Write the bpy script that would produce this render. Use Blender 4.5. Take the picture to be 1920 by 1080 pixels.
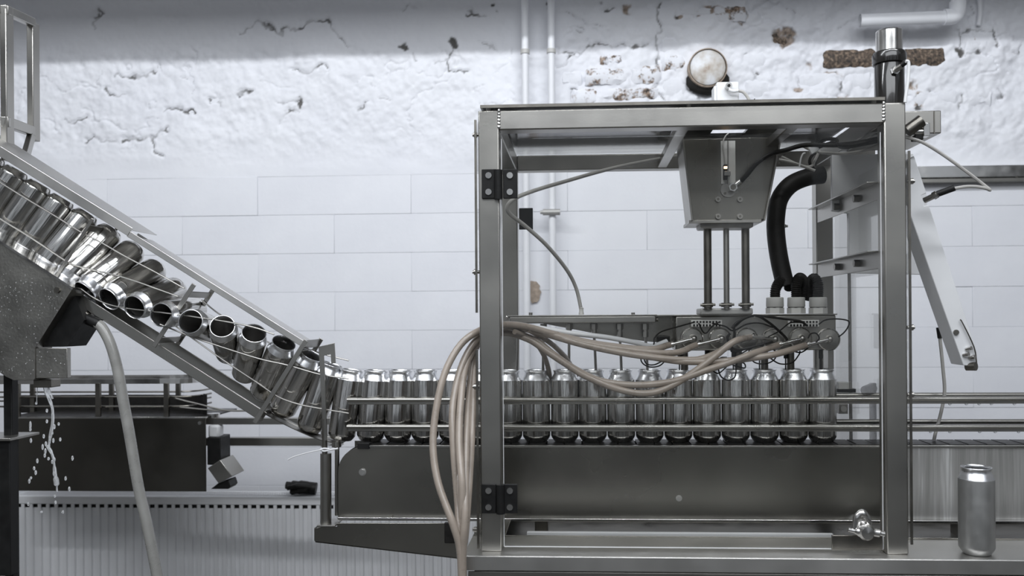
import bpy, math, random
import numpy as np
from mathutils import Vector, Matrix
random.seed(7)
for o in list(bpy.data.objects): bpy.data.objects.remove(o)
scene = bpy.context.scene
COL = scene.collection
# ------------------------------------------------------------------ camera
F = 1600.0; CX, CY = 1006.0, 590.0
CAM = Vector((0.0, -1.70, 1.30))
RC = Matrix.Rotation(math.radians(3.0), 3, 'Z') @ Matrix.Rotation(math.radians(90), 3, 'X') @ Matrix.Rotation(math.radians(-0.4), 3, 'Z')
cd = bpy.data.cameras.new('camera'); cam = bpy.data.objects.new('camera', cd); COL.objects.link(cam)
cam.matrix_world = Matrix.Translation(CAM) @ RC.to_4x4()
cd.sensor_fit = 'HORIZONTAL'; cd.sensor_width = 36; cd.lens = 36 * F / 1920
cd.shift_x = -(CX - 960) / 1920; cd.shift_y = (CY - 540) / 1920
cd.clip_start = 0.05; cd.clip_end = 50
cd.dof.use_dof = True; cd.dof.focus_distance = 1.95; cd.dof.aperture_fstop = 4.0
scene.camera = cam
def P(px, py, Y):
    d = RC @ Vector(((px - CX) / F, -(py - CY) / F, -1.0))
    return CAM + d * ((Y - CAM.y) / d.y)
def PX(px, Y, py=590): return P(px, py, Y).x
def PZ(py, Y, px=1100): return P(px, py, Y).z
def proj(v):
    q = RC.transposed() @ (Vector(v) - CAM)
    return (CX + F * q.x / -q.z, CY - F * q.y / -q.z)
def PS(Y): return (Y - CAM.y) / F          # metres per pixel near the view axis at depth Y
# ------------------------------------------------------------------ world, lights, exposure
w = bpy.data.worlds.new('world'); scene.world = w; w.use_nodes = True
w.node_tree.nodes['Background'].inputs[0].default_value = (0.86, 0.92, 1.0, 1); w.node_tree.nodes['Background'].inputs[1].default_value = 0.52
def area(name, loc, target, sx, sy, power, col=(1, 1, 1)):
    l = bpy.data.lights.new(name, 'AREA'); l.shape = 'RECTANGLE'; l.size = sx; l.size_y = sy; l.energy = power; l.color = col
    o = bpy.data.objects.new(name, l); COL.objects.link(o); o.location = loc
    o.rotation_euler = (Vector(target) - Vector(loc)).to_track_quat('-Z', 'Y').to_euler(); return o
LC = (0.93, 0.96, 1.0)
area('tube_lamp_near', (-0.5, -0.9, 3.40), (-0.4, 1.6, 0.7), 4.6, 0.08, 74, LC)
area('fill_lamp', (0.2, -2.6, 3.35), (0.1, 0.9, 1.5), 4.2, 1.2, 72, LC)  # added area fill, lifts the shaded top of the wall
scene.view_settings.view_transform = 'Standard'; scene.view_settings.look = 'None'
scene.view_settings.exposure = 0.0; scene.view_settings.gamma = 1.0; scene.view_settings.use_curve_mapping = False
# ------------------------------------------------------------------ materials
MATS = {}
def new_mat(name):
    m = bpy.data.materials.new(name); m.use_nodes = True; MATS[name] = m
    nt = m.node_tree; return m, nt, nt.nodes['Principled BSDF']
def N(nt, t, **kw):
    n = nt.nodes.new(t)
    for k, v in kw.items():
        if k in n.inputs.keys(): n.inputs[k].default_value = v
        else: setattr(n, k, v)
    return n
def ramp(nt, fac, stops):
    r = nt.nodes.new('ShaderNodeValToRGB'); e = r.color_ramp.elements
    while len(e) < len(stops): e.new(0.5)
    for i, (p, c) in enumerate(stops): e[i].position = p; e[i].color = c if len(c) == 4 else (*c, 1)
    nt.links.new(fac, r.inputs[0]); return r
def noise_vec(nt, scale=(1, 1, 1)):
    tc = nt.nodes.new('ShaderNodeTexCoord'); mp = nt.nodes.new('ShaderNodeMapping'); mp.inputs['Scale'].default_value = scale
    nt.links.new(tc.outputs['Object'], mp.inputs[0]); return mp.outputs[0]
def simple(name, col, rough=0.5, metal=0.0, var=0.12, nscale=30, bump=0.0, bscale=200, stretch=(1, 1, 1), rvar=0.08, coat=0.0):
    m, nt, b = new_mat(name)
    v = noise_vec(nt, stretch)
    n = N(nt, 'ShaderNodeTexNoise', Scale=nscale, Detail=4.0); nt.links.new(v, n.inputs['Vector'])
    c = [max(0, x * (1 - var)) for x in col]; c2 = [min(1, x * (1 + var)) for x in col]
    r = ramp(nt, n.outputs['Fac'], [(0.3, c), (0.7, c2)]); nt.links.new(r.outputs[0], b.inputs['Base Color'])
    mr = N(nt, 'ShaderNodeMapRange'); nt.links.new(n.outputs['Fac'], mr.inputs[0])
    mr.inputs[1].default_value = .3; mr.inputs[2].default_value = .7
    mr.inputs[3].default_value = max(0.02, rough - rvar); mr.inputs[4].default_value = min(1, rough + rvar); nt.links.new(mr.outputs[0], b.inputs['Roughness'])
    b.inputs['Metallic'].default_value = metal
    if coat: b.inputs['Coat Weight'].default_value = coat
    if bump:
        n2 = N(nt, 'ShaderNodeTexNoise', Scale=bscale, Detail=3.0); nt.links.new(v, n2.inputs['Vector'])
        bp = N(nt, 'ShaderNodeBump', Strength=bump, Distance=0.002); nt.links.new(n2.outputs['Fac'], bp.inputs['Height']); nt.links.new(bp.outputs[0], b.inputs['Normal'])
    return m
simple('steel', (0.37, 0.36, 0.338), 0.34, 1, 0.06, 6, 0.03, 260, (1, 1, 1))
simple('steel_light', (0.62, 0.61, 0.59), 0.40, 1, 0.06, 6, 0.03, 260)
simple('steel_brushed', (0.37, 0.36, 0.335), 0.32, 1, 0.06, 5, 0.03, 200)
simple('steel_plate', (0.285, 0.275, 0.25), 0.28, 1, 0.08, 4, 0.02, 150, (1, 1, 1), rvar=0.05)
simple('steel_dark', (0.20, 0.19, 0.17), 0.35, 1, 0.15, 20, 0.06)
simple('steel_bright', (0.72, 0.71, 0.69), 0.18, 1, 0.06, 20)
simple('aluminium', (0.62, 0.61, 0.59), 0.12, 1, 0.22, 30, 0.40, 40, (6, 6, 0.12), rvar=0.05)  # lengthwise colour streaks stand in for reflected stripes on the cans
simple('aluminium_neck', (0.88, 0.885, 0.90), 0.30, 1, 0.02, 60)
simple('can_satin', (0.37, 0.37, 0.362), 0.36, 0.75, 0.05, 40)
simple('grey_cast', (0.42, 0.415, 0.40), 0.45, 0.35, 0.08, 60, 0.1, 300)
simple('grey_plastic', (0.50, 0.495, 0.475), 0.45, 0, 0.06, 40)
simple('white_plastic', (0.70, 0.705, 0.715), 0.4, 0, 0.04, 12)
simple('white_paint', (0.80, 0.81, 0.84), 0.45, 0, 0.03, 8)
simple('radiator_paint', (0.78, 0.785, 0.80), 0.4, 0, 0.03, 10)
simple('black_plastic', (0.012, 0.012, 0.012), 0.42, 0, 0.2, 40)
simple('black_rubber', (0.016, 0.015, 0.014), 0.5, 0, 0.25, 60, 0.1, 200)
simple('black_belt', (0.020, 0.019, 0.018), 0.4, 0, 0.2, 40)
simple('black_gloss', (0.014, 0.013, 0.012), 0.18, 0, 0.2, 20, coat=0.5)
simple('hose_beige', (0.315, 0.268, 0.226), 0.3, 0, 0.12, 30, rvar=0.05, coat=0.3)
simple('hose_clear', (0.26, 0.257, 0.243), 0.3, 0, 0.1, 30, coat=0.3)
simple('tube_grey', (0.38, 0.37, 0.35), 0.4, 0, 0.1, 30)
simple('rust_stain', (0.36, 0.29, 0.23), 0.8, 0, 0.3, 60)
simple('concrete', (0.11, 0.107, 0.10), 0.6, 0, 0.15, 6, 0.1, 60)
simple('room_paint', (0.34, 0.335, 0.33), 0.8, 0, 0.06, 4)
simple('ceiling_paint', (0.40, 0.40, 0.40), 0.8, 0, 0.06, 4)
m, nt, b = new_mat('sensor_light'); b.inputs['Emission Color'].default_value = (1, 0.62, 0.3, 1); b.inputs['Emission Strength'].default_value = 6
m, nt, b = new_mat('water'); b.inputs['Base Color'].default_value = (0.95, 0.96, 0.97, 1); b.inputs['Roughness'].default_value = 0.05; b.inputs['Transmission Weight'].default_value = 0.75; b.inputs['IOR'].default_value = 1.33
def clear(name, tint, rough, refl):
    m, nt, b = new_mat(name); nt.nodes.remove(b); out = nt.nodes['Material Output']
    t = N(nt, 'ShaderNodeBsdfTransparent'); t.inputs[0].default_value = (*tint, 1)
    g = N(nt, 'ShaderNodeBsdfGlossy'); g.inputs['Roughness'].default_value = rough; g.inputs[0].default_value = (1, 1, 1, 1)
    fr = N(nt, 'ShaderNodeFresnel', IOR=1.5); mx = N(nt, 'ShaderNodeMixShader')
    v = noise_vec(nt); n = N(nt, 'ShaderNodeTexNoise', Scale=3.0, Detail=5.0); nt.links.new(v, n.inputs['Vector'])
    mm = N(nt, 'ShaderNodeMath', operation='MULTIPLY'); mm.inputs[1].default_value = refl; nt.links.new(fr.outputs[0], mm.inputs[0])
    nt.links.new(mm.outputs[0], mx.inputs[0]); nt.links.new(t.outputs[0], mx.inputs[1]); nt.links.new(g.outputs[0], mx.inputs[2])
    nt.links.new(mx.outputs[0], out.inputs[0]); return m
clear('clear_panel', (0.96, 0.96, 0.955), 0.03, 0.35)
clear('clear_roof', (0.90, 0.90, 0.89), 0.10, 1.0)
def wallmat(name, attr=True):
    m, nt, b = new_mat(name); v = noise_vec(nt)
    n = N(nt, 'ShaderNodeTexNoise', Scale=2.2, Detail=8.0, Roughness=0.65); nt.links.new(v, n.inputs['Vector'])
    r = ramp(nt, n.outputs['Fac'], [(0.30, (0.745, 0.755, 0.80)), (0.72, (0.83, 0.84, 0.875))])
    col = r.outputs[0]
    if attr:
        n3 = N(nt, 'ShaderNodeTexNoise', Scale=55.0, Detail=4.0); nt.links.new(v, n3.inputs['Vector'])
        bc = ramp(nt, n3.outputs['Fac'], [(0.35, (0.06, 0.05, 0.04)), (0.5, (0.27, 0.20, 0.15)), (0.62, (0.42, 0.34, 0.28)), (0.70, (0.7, 0.7, 0.72))])
        for an, c in (('bare', bc.outputs[0]), ('dirt', None)):
            a = N(nt, 'ShaderNodeAttribute', attribute_name=an); mx = N(nt, 'ShaderNodeMix', data_type='RGBA')
            nt.links.new(a.outputs['Fac'], mx.inputs[0]); nt.links.new(col, mx.inputs[6])
            if c is None: mx.inputs[7].default_value = (0.055, 0.05, 0.043, 1)
            else: nt.links.new(c, mx.inputs[7])
            col = mx.outputs[2]
    nt.links.new(col, b.inputs['Base Color']); b.inputs['Roughness'].default_value = 0.62
    n2 = N(nt, 'ShaderNodeTexNoise', Scale=60.0, Detail=6.0); nt.links.new(v, n2.inputs['Vector'])
    bp = N(nt, 'ShaderNodeBump', Strength=0.18, Distance=0.004); nt.links.new(n2.outputs['Fac'], bp.inputs['Height']); nt.links.new(bp.outputs[0], b.inputs['Normal'])
    return m
for k in ('black_plastic', 'black_rubber', 'black_belt'): MATS[k].node_tree.nodes['Principled BSDF'].inputs['Specular IOR Level'].default_value = 0.22
simple('steel_dull', (0.20, 0.19, 0.17), 0.17, 1, 0.06, 4)
m, nt, b = new_mat('steel_streaked_sheen'); v = noise_vec(nt, (1, 1, 0.035)); n = N(nt, 'ShaderNodeTexNoise', Scale=28.0, Detail=5.0, Roughness=0.7); nt.links.new(v, n.inputs['Vector'])
r = ramp(nt, n.outputs['Fac'], [(0.40, (0.40, 0.395, 0.38)), (0.56, (0.58, 0.575, 0.56)), (0.66, (0.92, 0.92, 0.91))]); nt.links.new(r.outputs[0], b.inputs['Base Color']); b.inputs['Metallic'].default_value = 0.85; b.inputs['Roughness'].default_value = 0.42  # water streaks, plus a bright reflection painted in as paler steel
wallmat('wall_plaster'); wallmat('wall_block', False)
def brickmat(name, lo, hi, dark):
    m, nt, b = new_mat(name)
    tc = nt.nodes.new('ShaderNodeTexCoord'); oi = nt.nodes.new('ShaderNodeObjectInfo')
    ad = N(nt, 'ShaderNodeVectorMath', operation='ADD'); sc = N(nt, 'ShaderNodeVectorMath', operation='SCALE'); sc.inputs[0].default_value = (7, 3, 5)
    nt.links.new(oi.outputs['Random'], sc.inputs['Scale']); nt.links.new(tc.outputs['Object'], ad.inputs[0]); nt.links.new(sc.outputs[0], ad.inputs[1])
    n = N(nt, 'ShaderNodeTexNoise', Scale=16.0, Detail=7.0, Roughness=0.7); nt.links.new(ad.outputs[0], n.inputs['Vector'])
    n2 = N(nt, 'ShaderNodeTexNoise', Scale=90.0, Detail=4.0); nt.links.new(ad.outputs[0], n2.inputs['Vector'])
    bc = ramp(nt, n2.outputs['Fac'], [(0.35, (0.035, 0.03, 0.026)), (0.55, (0.13, 0.095, 0.07) if dark else (0.30, 0.215, 0.16)), (0.68, (0.30, 0.23, 0.17) if dark else (0.45, 0.37, 0.30))])
    f = ramp(nt, n.outputs['Fac'], [(lo, (0, 0, 0)), (hi, (1, 1, 1))]); mx = N(nt, 'ShaderNodeMix', data_type='RGBA')
    nt.links.new(f.outputs[0], mx.inputs[0]); mx.inputs[6].default_value = (0.79, 0.80, 0.84, 1); nt.links.new(bc.outputs[0], mx.inputs[7])
    nt.links.new(mx.outputs[2], b.inputs['Base Color']); b.inputs['Roughness'].default_value = 0.75
    bp = N(nt, 'ShaderNodeBump', Strength=0.35, Distance=0.004); nt.links.new(n2.outputs['Fac'], bp.inputs['Height']); nt.links.new(bp.outputs[0], b.inputs['Normal'])
brickmat('brick_painted', 0.68, 0.75, False); brickmat('brick_worn', 0.50, 0.57, False); brickmat('brick_dark', 0.20, 0.34, True)
# ------------------------------------------------------------------ mesh helpers
def catmull(pts, n=6):
    pts = [Vector(p) for p in pts]
    if len(pts) < 3: return pts
    q = [pts[0] * 2 - pts[1]] + pts + [pts[-1] * 2 - pts[-2]]; out = []
    for i in range(1, len(q) - 2):
        a, b_, c, d = q[i - 1], q[i], q[i + 1], q[i + 2]
        for k in range(n):
            t = k / n
            out.append(0.5 * ((2 * b_) + (c - a) * t + (2 * a - 5 * b_ + 4 * c - d) * t * t + (3 * b_ - a - 3 * c + d) * t ** 3))
    out.append(pts[-1]); return out
class MB:
    def __init__(s): s.v = []; s.f = []; s.sm = []
    def add(s, vs, fs, smooth=False):
        o = len(s.v); s.v += [Vector(x) for x in vs]; s.f += [tuple(i + o for i in f) for f in fs]; s.sm += [smooth] * len(fs); return s
    def obox(s, c, ax, ay, az):              # centre and three half-axes
        c = Vector(c); ax = Vector(ax); ay = Vector(ay); az = Vector(az)
        vs = [c + ax * i + ay * j + az * k for k in (-1, 1) for j in (-1, 1) for i in (-1, 1)]
        fs = [(0, 2, 3, 1), (4, 5, 7, 6), (0, 1, 5, 4), (2, 6, 7, 3), (0, 4, 6, 2), (1, 3, 7, 5)]
        if ax.cross(ay).dot(az) < 0: fs = [f[::-1] for f in fs]
        return s.add(vs, fs)
    def box(s, a, b):
        a = Vector(a); b = Vector(b); c = (a + b) / 2; h = (b - a) / 2
        return s.obox(c, (abs(h.x), 0, 0), (0, abs(h.y), 0), (0, 0, abs(h.z)))
    def pbox(s, x0, y0, x1, y1, Y0, Y1):      # axis-aligned box whose near face covers a pixel rectangle at depth Y0
        a = P(x0, y0, Y0); b = P(x1, y1, Y0); c = P(x0, y1, Y0); d = P(x1, y0, Y0)
        return s.box(((a.x + c.x) / 2, Y0, (b.z + c.z) / 2), ((b.x + d.x) / 2, Y1, (a.z + d.z) / 2))
    def prism(s, pts, Y0, Y1):               # polygon (pixels at depth Y0) with real depth to Y1
        p = [P(x, y, Y0) for x, y in pts]; n = len(p)
        ar = sum(p[i].x * p[(i + 1) % n].z - p[(i + 1) % n].x * p[i].z for i in range(n))
        if ar < 0: p = p[::-1]
        vs = p + [Vector((q.x, Y1, q.z)) for q in p]
        return s.add(vs, [tuple(range(n)), tuple(range(2 * n - 1, n - 1, -1))] + [(i, i + n, (i + 1) % n + n, (i + 1) % n) for i in range(n)])
    def bar(s, a, b, wdir, w_, t):           # flat bar a->b, width along wdir, thickness across
        a = Vector(a); b = Vector(b); d = b - a; wd = Vector(wdir); wd = (wd - d * wd.dot(d) / d.length_squared).normalized(); td = d.normalized().cross(wd)
        return s.obox((a + b) / 2, d / 2, wd * w_ / 2, td * t / 2)
    def tube(s, pts, r, seg=10, n=6, cap=True, smooth=True, hollow=0):
        pts = catmull(pts, n) if n > 1 else [Vector(p) for p in pts]
        rs = r if isinstance(r, (list, tuple)) else None; rings = []; T = (pts[1] - pts[0]).normalized()
        u = T.orthogonal().normalized(); L = len(pts); vs = []
        for i, p in enumerate(pts):
            t = (pts[min(i + 1, L - 1)] - pts[max(i - 1, 0)]).normalized(); u = (u - t * u.dot(t)).normalized(); v = t.cross(u)
            rr = (rs[min(int(i * len(rs) / L), len(rs) - 1)] if rs else r)
            vs += [p + (u * math.cos(2 * math.pi * k / seg) + v * math.sin(2 * math.pi * k / seg)) * rr for k in range(seg)]
        fs = [(i * seg + k, i * seg + (k + 1) % seg, (i + 1) * seg + (k + 1) % seg, (i + 1) * seg + k) for i in range(L - 1) for k in range(seg)]
        s.add(vs, fs, smooth)
        if cap: s.add(vs[:seg], [tuple(range(seg))[::-1]]); s.add(vs[-seg:], [tuple(range(seg))])
        return s
    def cyl(s, a, b, r, seg=20): return s.tube([a, b], r, seg, 1)
    def hexa(s, a, b, r): return s.tube([a, b], r, 6, 1, True, False)
    def lathe(s, prof, org, axis, seg=32):   # (radius, height) along axis
        org = Vector(org); ax = Vector(axis).normalized(); u = ax.orthogonal().normalized(); v = ax.cross(u); vs = []
        for r, h in prof:
            vs += [org + ax * h + (u * math.cos(2 * math.pi * k / seg) + v * math.sin(2 * math.pi * k / seg)) * r for k in range(seg)]
        fs = [(i * seg + k, i * seg + (k + 1) % seg, (i + 1) * seg + (k + 1) % seg, (i + 1) * seg + k) for i in range(len(prof) - 1) for k in range(seg)]
        return s.add(vs, fs, True)
    def ico(s, c, rx, ry, rz, seg=10, rings=7):
        c = Vector(c); vs = []; fs = []
        for i in range(rings + 1):
            th = math.pi * i / rings
            vs += [c + Vector((rx * math.sin(th) * math.cos(2 * math.pi * k / seg), ry * math.sin(th) * math.sin(2 * math.pi * k / seg), rz * math.cos(th))) for k in range(seg)]
        for i in range(rings):
            fs += [(i * seg + k, (i + 1) * seg + k, (i + 1) * seg + (k + 1) % seg, i * seg + (k + 1) % seg) for k in range(seg)]
        return s.add(vs, fs, True)
    def mesh(s, name, mat, off=Vector((0, 0, 0))):
        me = bpy.data.meshes.new(name); me.from_pydata([v - off for v in s.v], [], s.f); me.polygons.foreach_set('use_smooth', s.sm); me.update()
        me.set_sharp_from_angle(angle=math.radians(38)); me.materials.append(MATS[mat]); return me
def rootloc(o):
    while o.parent: o = o.parent
    return Vector(o.location)
def part(parent, name, mb, mat, bevel=0.0, label=None, kind=None):
    me = mb.mesh(name, mat, rootloc(parent)); o = bpy.data.objects.new(name, me); COL.objects.link(o); o.parent = parent
    fin(o, bevel)
    if label: o['label'] = label
    if kind: o['kind'] = kind
    return o
def fin(o, bevel):
    if bevel:
        b = o.modifiers.new('bevel', 'BEVEL'); b.width = bevel; b.segments = 2; b.limit_method = 'ANGLE'; b.angle_limit = math.radians(50); b.harden_normals = False
def tag(o, label, cat, group=None):
    o['label'] = label; o['category'] = cat
    if group: o['group'] = group
    return o
def thing(name, label, cat, loc, group=None):
    o = bpy.data.objects.new(name, None); COL.objects.link(o); o.location = loc; o.empty_display_size = 0.05
    return tag(o, label, cat, group)
def single(name, mb, mat, label, cat, group=None, bevel=0.0, kind=None):
    c = sum(mb.v, Vector()) / len(mb.v); c.z = min(v.z for v in mb.v)
    o = bpy.data.objects.new(name, mb.mesh(name, mat, c)); COL.objects.link(o); o.location = c; fin(o, bevel); tag(o, label, cat, group)
    if kind: o['kind'] = kind
    return o
def struct(name, mb, mat, label=None, parent=None, bevel=0):
    o = bpy.data.objects.new(name, mb.mesh(name, mat)); COL.objects.link(o); o['kind'] = 'structure'; fin(o, bevel)
    if label: o['label'] = label
    return o
def screw(mb, c, r, d=(0, -1, 0), h=0.004, hexh=False):
    c = Vector(c); d = Vector(d)
    (mb.hexa if hexh else mb.cyl)(c, c + d * h, r)
    return mb
ORD = ['first', 'second', 'third', 'fourth', 'fifth', 'sixth', 'seventh', 'eighth', 'ninth', 'tenth', 'eleventh', 'twelfth', 'thirteenth', 'fourteenth']
# ------------------------------------------------------------------ the room
YW = 1.60
struct('floor', MB().box((-8, -12, -0.1), (8, YW + 0.3, 0)), 'concrete', 'grey concrete floor')
struct('ceiling', MB().box((-4, -1.4, 3.6), (4.2, YW + 0.3, 3.7)), 'ceiling_paint', 'grey painted ceiling')
struct('wall_left', MB().box((-4.1, -4.6, 0), (-4, YW + 0.3, 3.6)), 'room_paint', 'grey side wall')
struct('wall_right', MB().box((4.2, -4.6, 0), (4.3, YW + 0.3, 3.6)), 'room_paint', 'grey side wall')
struct('unseen_helper_1', MB().box((-4, 1.10, 2.535), (4.2, 1.20, 2.73)), 'ceiling_paint', 'unseen horizontal duct added to shade the upper wall')  # out of view, added to cast the shade band on the wall
for k, (px_, py_, pw) in enumerate([(-3.4, -3.2, .30), (-2.1, -4.6, .45), (-0.95, -5.2, .35), (0.75, -4.4, .40), (1.7, -5.4, .30), (2.6, -3.6, .40), (3.7, -2.4, .30)]):
    struct('unseen_helper_%d' % (k + 2), MB().box((px_ - pw / 2, py_ - .2, 0), (px_ + pw / 2, py_ + .2, 3.6)), 'concrete', 'dark pillar added behind the viewer for metal to reflect')  # invented pillars, put there to give the metal dark reflected stripes
wall = struct('wall_back', MB().box((-4, YW + 0.012, 0), (4.2, YW + 0.3, 3.6)), 'wall_block', 'white painted rough brick and block wall')
# --- rough plaster above the blocks: a relief mesh
zlo = PZ(322, YW); zhi = PZ(-90, YW)
xlo, xhi = PX(-400, YW), PX(2350, YW)
NX, NZ = 1200, 190
gx = np.linspace(xlo, xhi, NX); gz = np.linspace(zlo, zhi, NZ); X, Z = np.meshgrid(gx, gz)
rng = np.random.RandomState(3)
def vnoise(x, z, sc):
    L = 512; t = rng.rand(L, L); x = x * sc + 200; z = z * sc + 200
    xi = np.floor(x).astype(int); zi = np.floor(z).astype(int); fx = x - xi; fz = z - zi; fx = fx * fx * (3 - 2 * fx); fz = fz * fz * (3 - 2 * fz)
    g = lambda i, j: t[(xi + i) % L, (zi + j) % L]
    return (g(0, 0) * (1 - fx) + g(1, 0) * fx) * (1 - fz) + (g(0, 1) * (1 - fx) + g(1, 1) * fx) * fz
def fbm(x, z, sc, o=4): return sum(vnoise(x, z, sc * 2 ** k) * 0.5 ** (k + 1) for k in range(o)) - 0.5 * (1 - 0.5 ** o)
def sstep(a, b, x): t = np.clip((x - a) / (b - a), 0, 1); return t * t * (3 - 2 * t)
# pixel coordinates of the wall points, only to lay the measured cracks out in metres
Rt = np.array(RC.transposed()); q = np.stack([X - CAM.x, np.full_like(X, YW - CAM.y), Z - CAM.z], -1) @ Rt.T
U = CX + F * q[..., 0] / -q[..., 2]; V = CY - F * q[..., 1] / -q[..., 2]
rough = sstep(75, 110, V) * (1 - sstep(235, 315, V)) * (0.6 + 0.4 * sstep(0.0, 0.3, fbm(X, Z, 2.0)))
rough = np.maximum(rough, sstep(1040, 1080, U) * (1 - sstep(195, 215, V)) * 1.0)
wx = X + 0.05 * fbm(X, Z, 6.0); wz = Z + 0.05 * fbm(X, Z, 6.0)
h = 0.022 * fbm(X, Z, 3.0) + rough * (0.034 * fbm(wx, wz, 9.0) + 0.014 * fbm(X, Z, 40.0, 3)) + 0.003 * fbm(X, Z, 60.0, 2)
h = h * (0.25 + 0.75 * sstep(322, 295, V))
cr = np.abs(fbm(wx * 0.8, wz, 7.0, 4)); gate = sstep(0.02, 0.10, fbm(X, Z, 5.0, 3))
dirt = rough * gate * (1 - sstep(0.0, 0.006, cr)) * 0.5 * sstep(-0.05, 0.12, fbm(X, Z, 25.0, 2)); h -= rough * gate * (1 - sstep(0, 0.014, cr)) * 0.008
bare = np.zeros_like(X)
jx = U + 26 * fbm(X, Z, 30.0, 3); jz = V + 26 * fbm(X, Z, 30.0, 3)
def crack(pts, wd=2.2, k=0.9):
    global dirt, h
    d = np.full_like(X, 1e9)
    for (a, b_), (c, e) in zip(pts[:-1], pts[1:]):
        L2 = (c - a) ** 2 + (e - b_) ** 2 + 1e-6; t = np.clip(((jx - a) * (c - a) + (jz - b_) * (e - b_)) / L2, 0, 1)
        d = np.minimum(d, np.hypot(jx - a - t * (c - a), jz - b_ - t * (e - b_)))
    mk = 1 - sstep(wd * 0.4, wd * 1.3, d); br = 0.35 + 0.65 * sstep(-0.08, 0.10, fbm(X, Z, 22.0, 2))
    dirt = np.maximum(dirt, mk * k * br); h -= 0.006 * (1 - sstep(wd, wd * 3, d)) * br
def blot(cx, cy, rx, ry, to='dirt', k=0.95):
    global dirt, bare, h
    d = np.hypot((jx - cx) / rx, (jz - cy) / ry); mk = (1 - sstep(0.75, 1.1, d)) * k
    if to == 'dirt': dirt = np.maximum(dirt, mk)
    else: bare = np.maximum(bare, mk * sstep(-0.12, 0.04, fbm(X, Z, 28.0, 3)))
    h -= mk * 0.005
for c in [[(160, 263), (210, 263)], [(232, 263), (285, 262), (315, 242)], [(287, 262), (290, 285), (302, 292)], [(215, 145), (262, 144), (300, 130)], [(200, 165), (215, 178), (235, 180)],
          [(310, 210), (345, 203), (358, 212)], [(390, 190), (402, 184), (415, 196)], [(520, 194), (558, 191)], [(530, 216), (540, 208), (566, 208)], [(450, 62), (478, 46), (500, 44), (520, 62), (560, 52), (595, 42), (618, 40), (634, 62), (652, 84)],
          [(190, 22), (176, 36), (174, 58)], [(120, 225), (140, 232), (165, 218)], [(545, 132), (575, 134), (600, 124), (615, 132)], [(340, 144), (358, 148)], [(445, 176), (475, 168)],
          [(848, 84), (842, 108), (815, 113)], [(838, 112), (842, 134), (870, 138), (874, 130)], [(770, 98), (782, 112)], [(672, 206), (690, 196)], [(712, 183), (736, 187)], [(905, 80), (918, 84), (925, 92)], [(755, 22), (770, 12)], [(872, 24), (900, 22), (915, 28)],
          [(1236, 8), (1235, 48), (1234, 100), (1236, 165), (1246, 188)], [(1046, 126), (1100, 84), (1150, 84), (1178, 88), (1214, 80)], [(1046, 100), (1088, 96)], [(1072, 170), (1071, 200)], [(1290, 150), (1292, 165), (1310, 180), (1325, 188)], [(1140, 22), (1150, 14)],
          [(1805, 62), (1840, 58), (1866, 58), (1868, 85)], [(1800, 88), (1798, 50)], [(1812, 100), (1840, 98)], [(1800, 178), (1804, 205)], [(1745, 170), (1760, 176)], [(1900, 98), (1920, 96)], [(1870, 168), (1880, 182)], [(1412, 130), (1416, 150)], [(1500, 140), (1499, 160)], [(1574, 150), (1574, 172)]]:
    crack(c)
for a in [(563, 195, 5, 9), (851, 82, 10, 13), (757, 86, 9, 7), (1074, 104, 4, 4), (1076, 169, 5, 4), (930, 14, 4, 4), (1027, 12, 4, 5), (1420, 135, 4, 4), (1416, 172, 6, 7), (358, 210, 6, 4), (1397, 103, 5, 6), (1796, 96, 8, 8), (1722, 202, 5, 6)]: blot(*a)
for a in [(1350, 22, 40, 8), (1386, 30, 14, 12), (1170, 22, 9, 9), (1305, 32, 12, 5), (1388, 48, 6, 5), (1272, 26, 5, 8)]: blot(*a, to='bare')
for a in [(1468, 70, 26, 17), (1516, 122, 8, 8), (1495, 168, 10, 6), (1580, 180, 16, 6), (1722, 186, 12, 14), (1712, 158, 9, 12), (1560, 140, 18, 4), (1258, 120, 14, 7)]: blot(*a, to='bare')
h = np.clip(h, -0.03, 0.03)
vs = np.stack([X, YW - h, Z], -1).reshape(-1, 3); idx = np.arange(NX * NZ).reshape(NZ, NX)
fs = np.stack([idx[:-1, :-1], idx[:-1, 1:], idx[1:, 1:], idx[1:, :-1]], -1).reshape(-1, 4)
me = bpy.data.meshes.new('plaster'); me.vertices.add(len(vs)); me.vertices.foreach_set('co', vs.ravel().astype(np.float32))
me.loops.add(fs.size); me.loops.foreach_set('vertex_index', fs.ravel().astype(np.int32)); me.polygons.add(len(fs)); me.polygons.foreach_set('loop_start', np.arange(0, fs.size, 4, dtype=np.int32))
me.polygons.foreach_set('use_smooth', np.ones(len(fs), bool)); me.update(); me.validate()
for nm, ar in (('dirt', dirt), ('bare', bare)):
    me.attributes.new(nm, 'FLOAT', 'POINT').data.foreach_set('value', ar.ravel().astype(np.float32))
me.materials.append(MATS['wall_plaster']); plaster = bpy.data.objects.new('plaster', me); COL.objects.link(plaster); plaster.parent = wall
plaster['label'] = 'cracked white limewashed plaster on the upper wall'
def hmap(x, z):
    return h[int(np.clip((z - zlo) / (zhi - zlo) * (NZ - 1), 0, NZ - 1)), int(np.clip((x - xlo) / (xhi - xlo) * (NX - 1), 0, NX - 1))]
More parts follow.
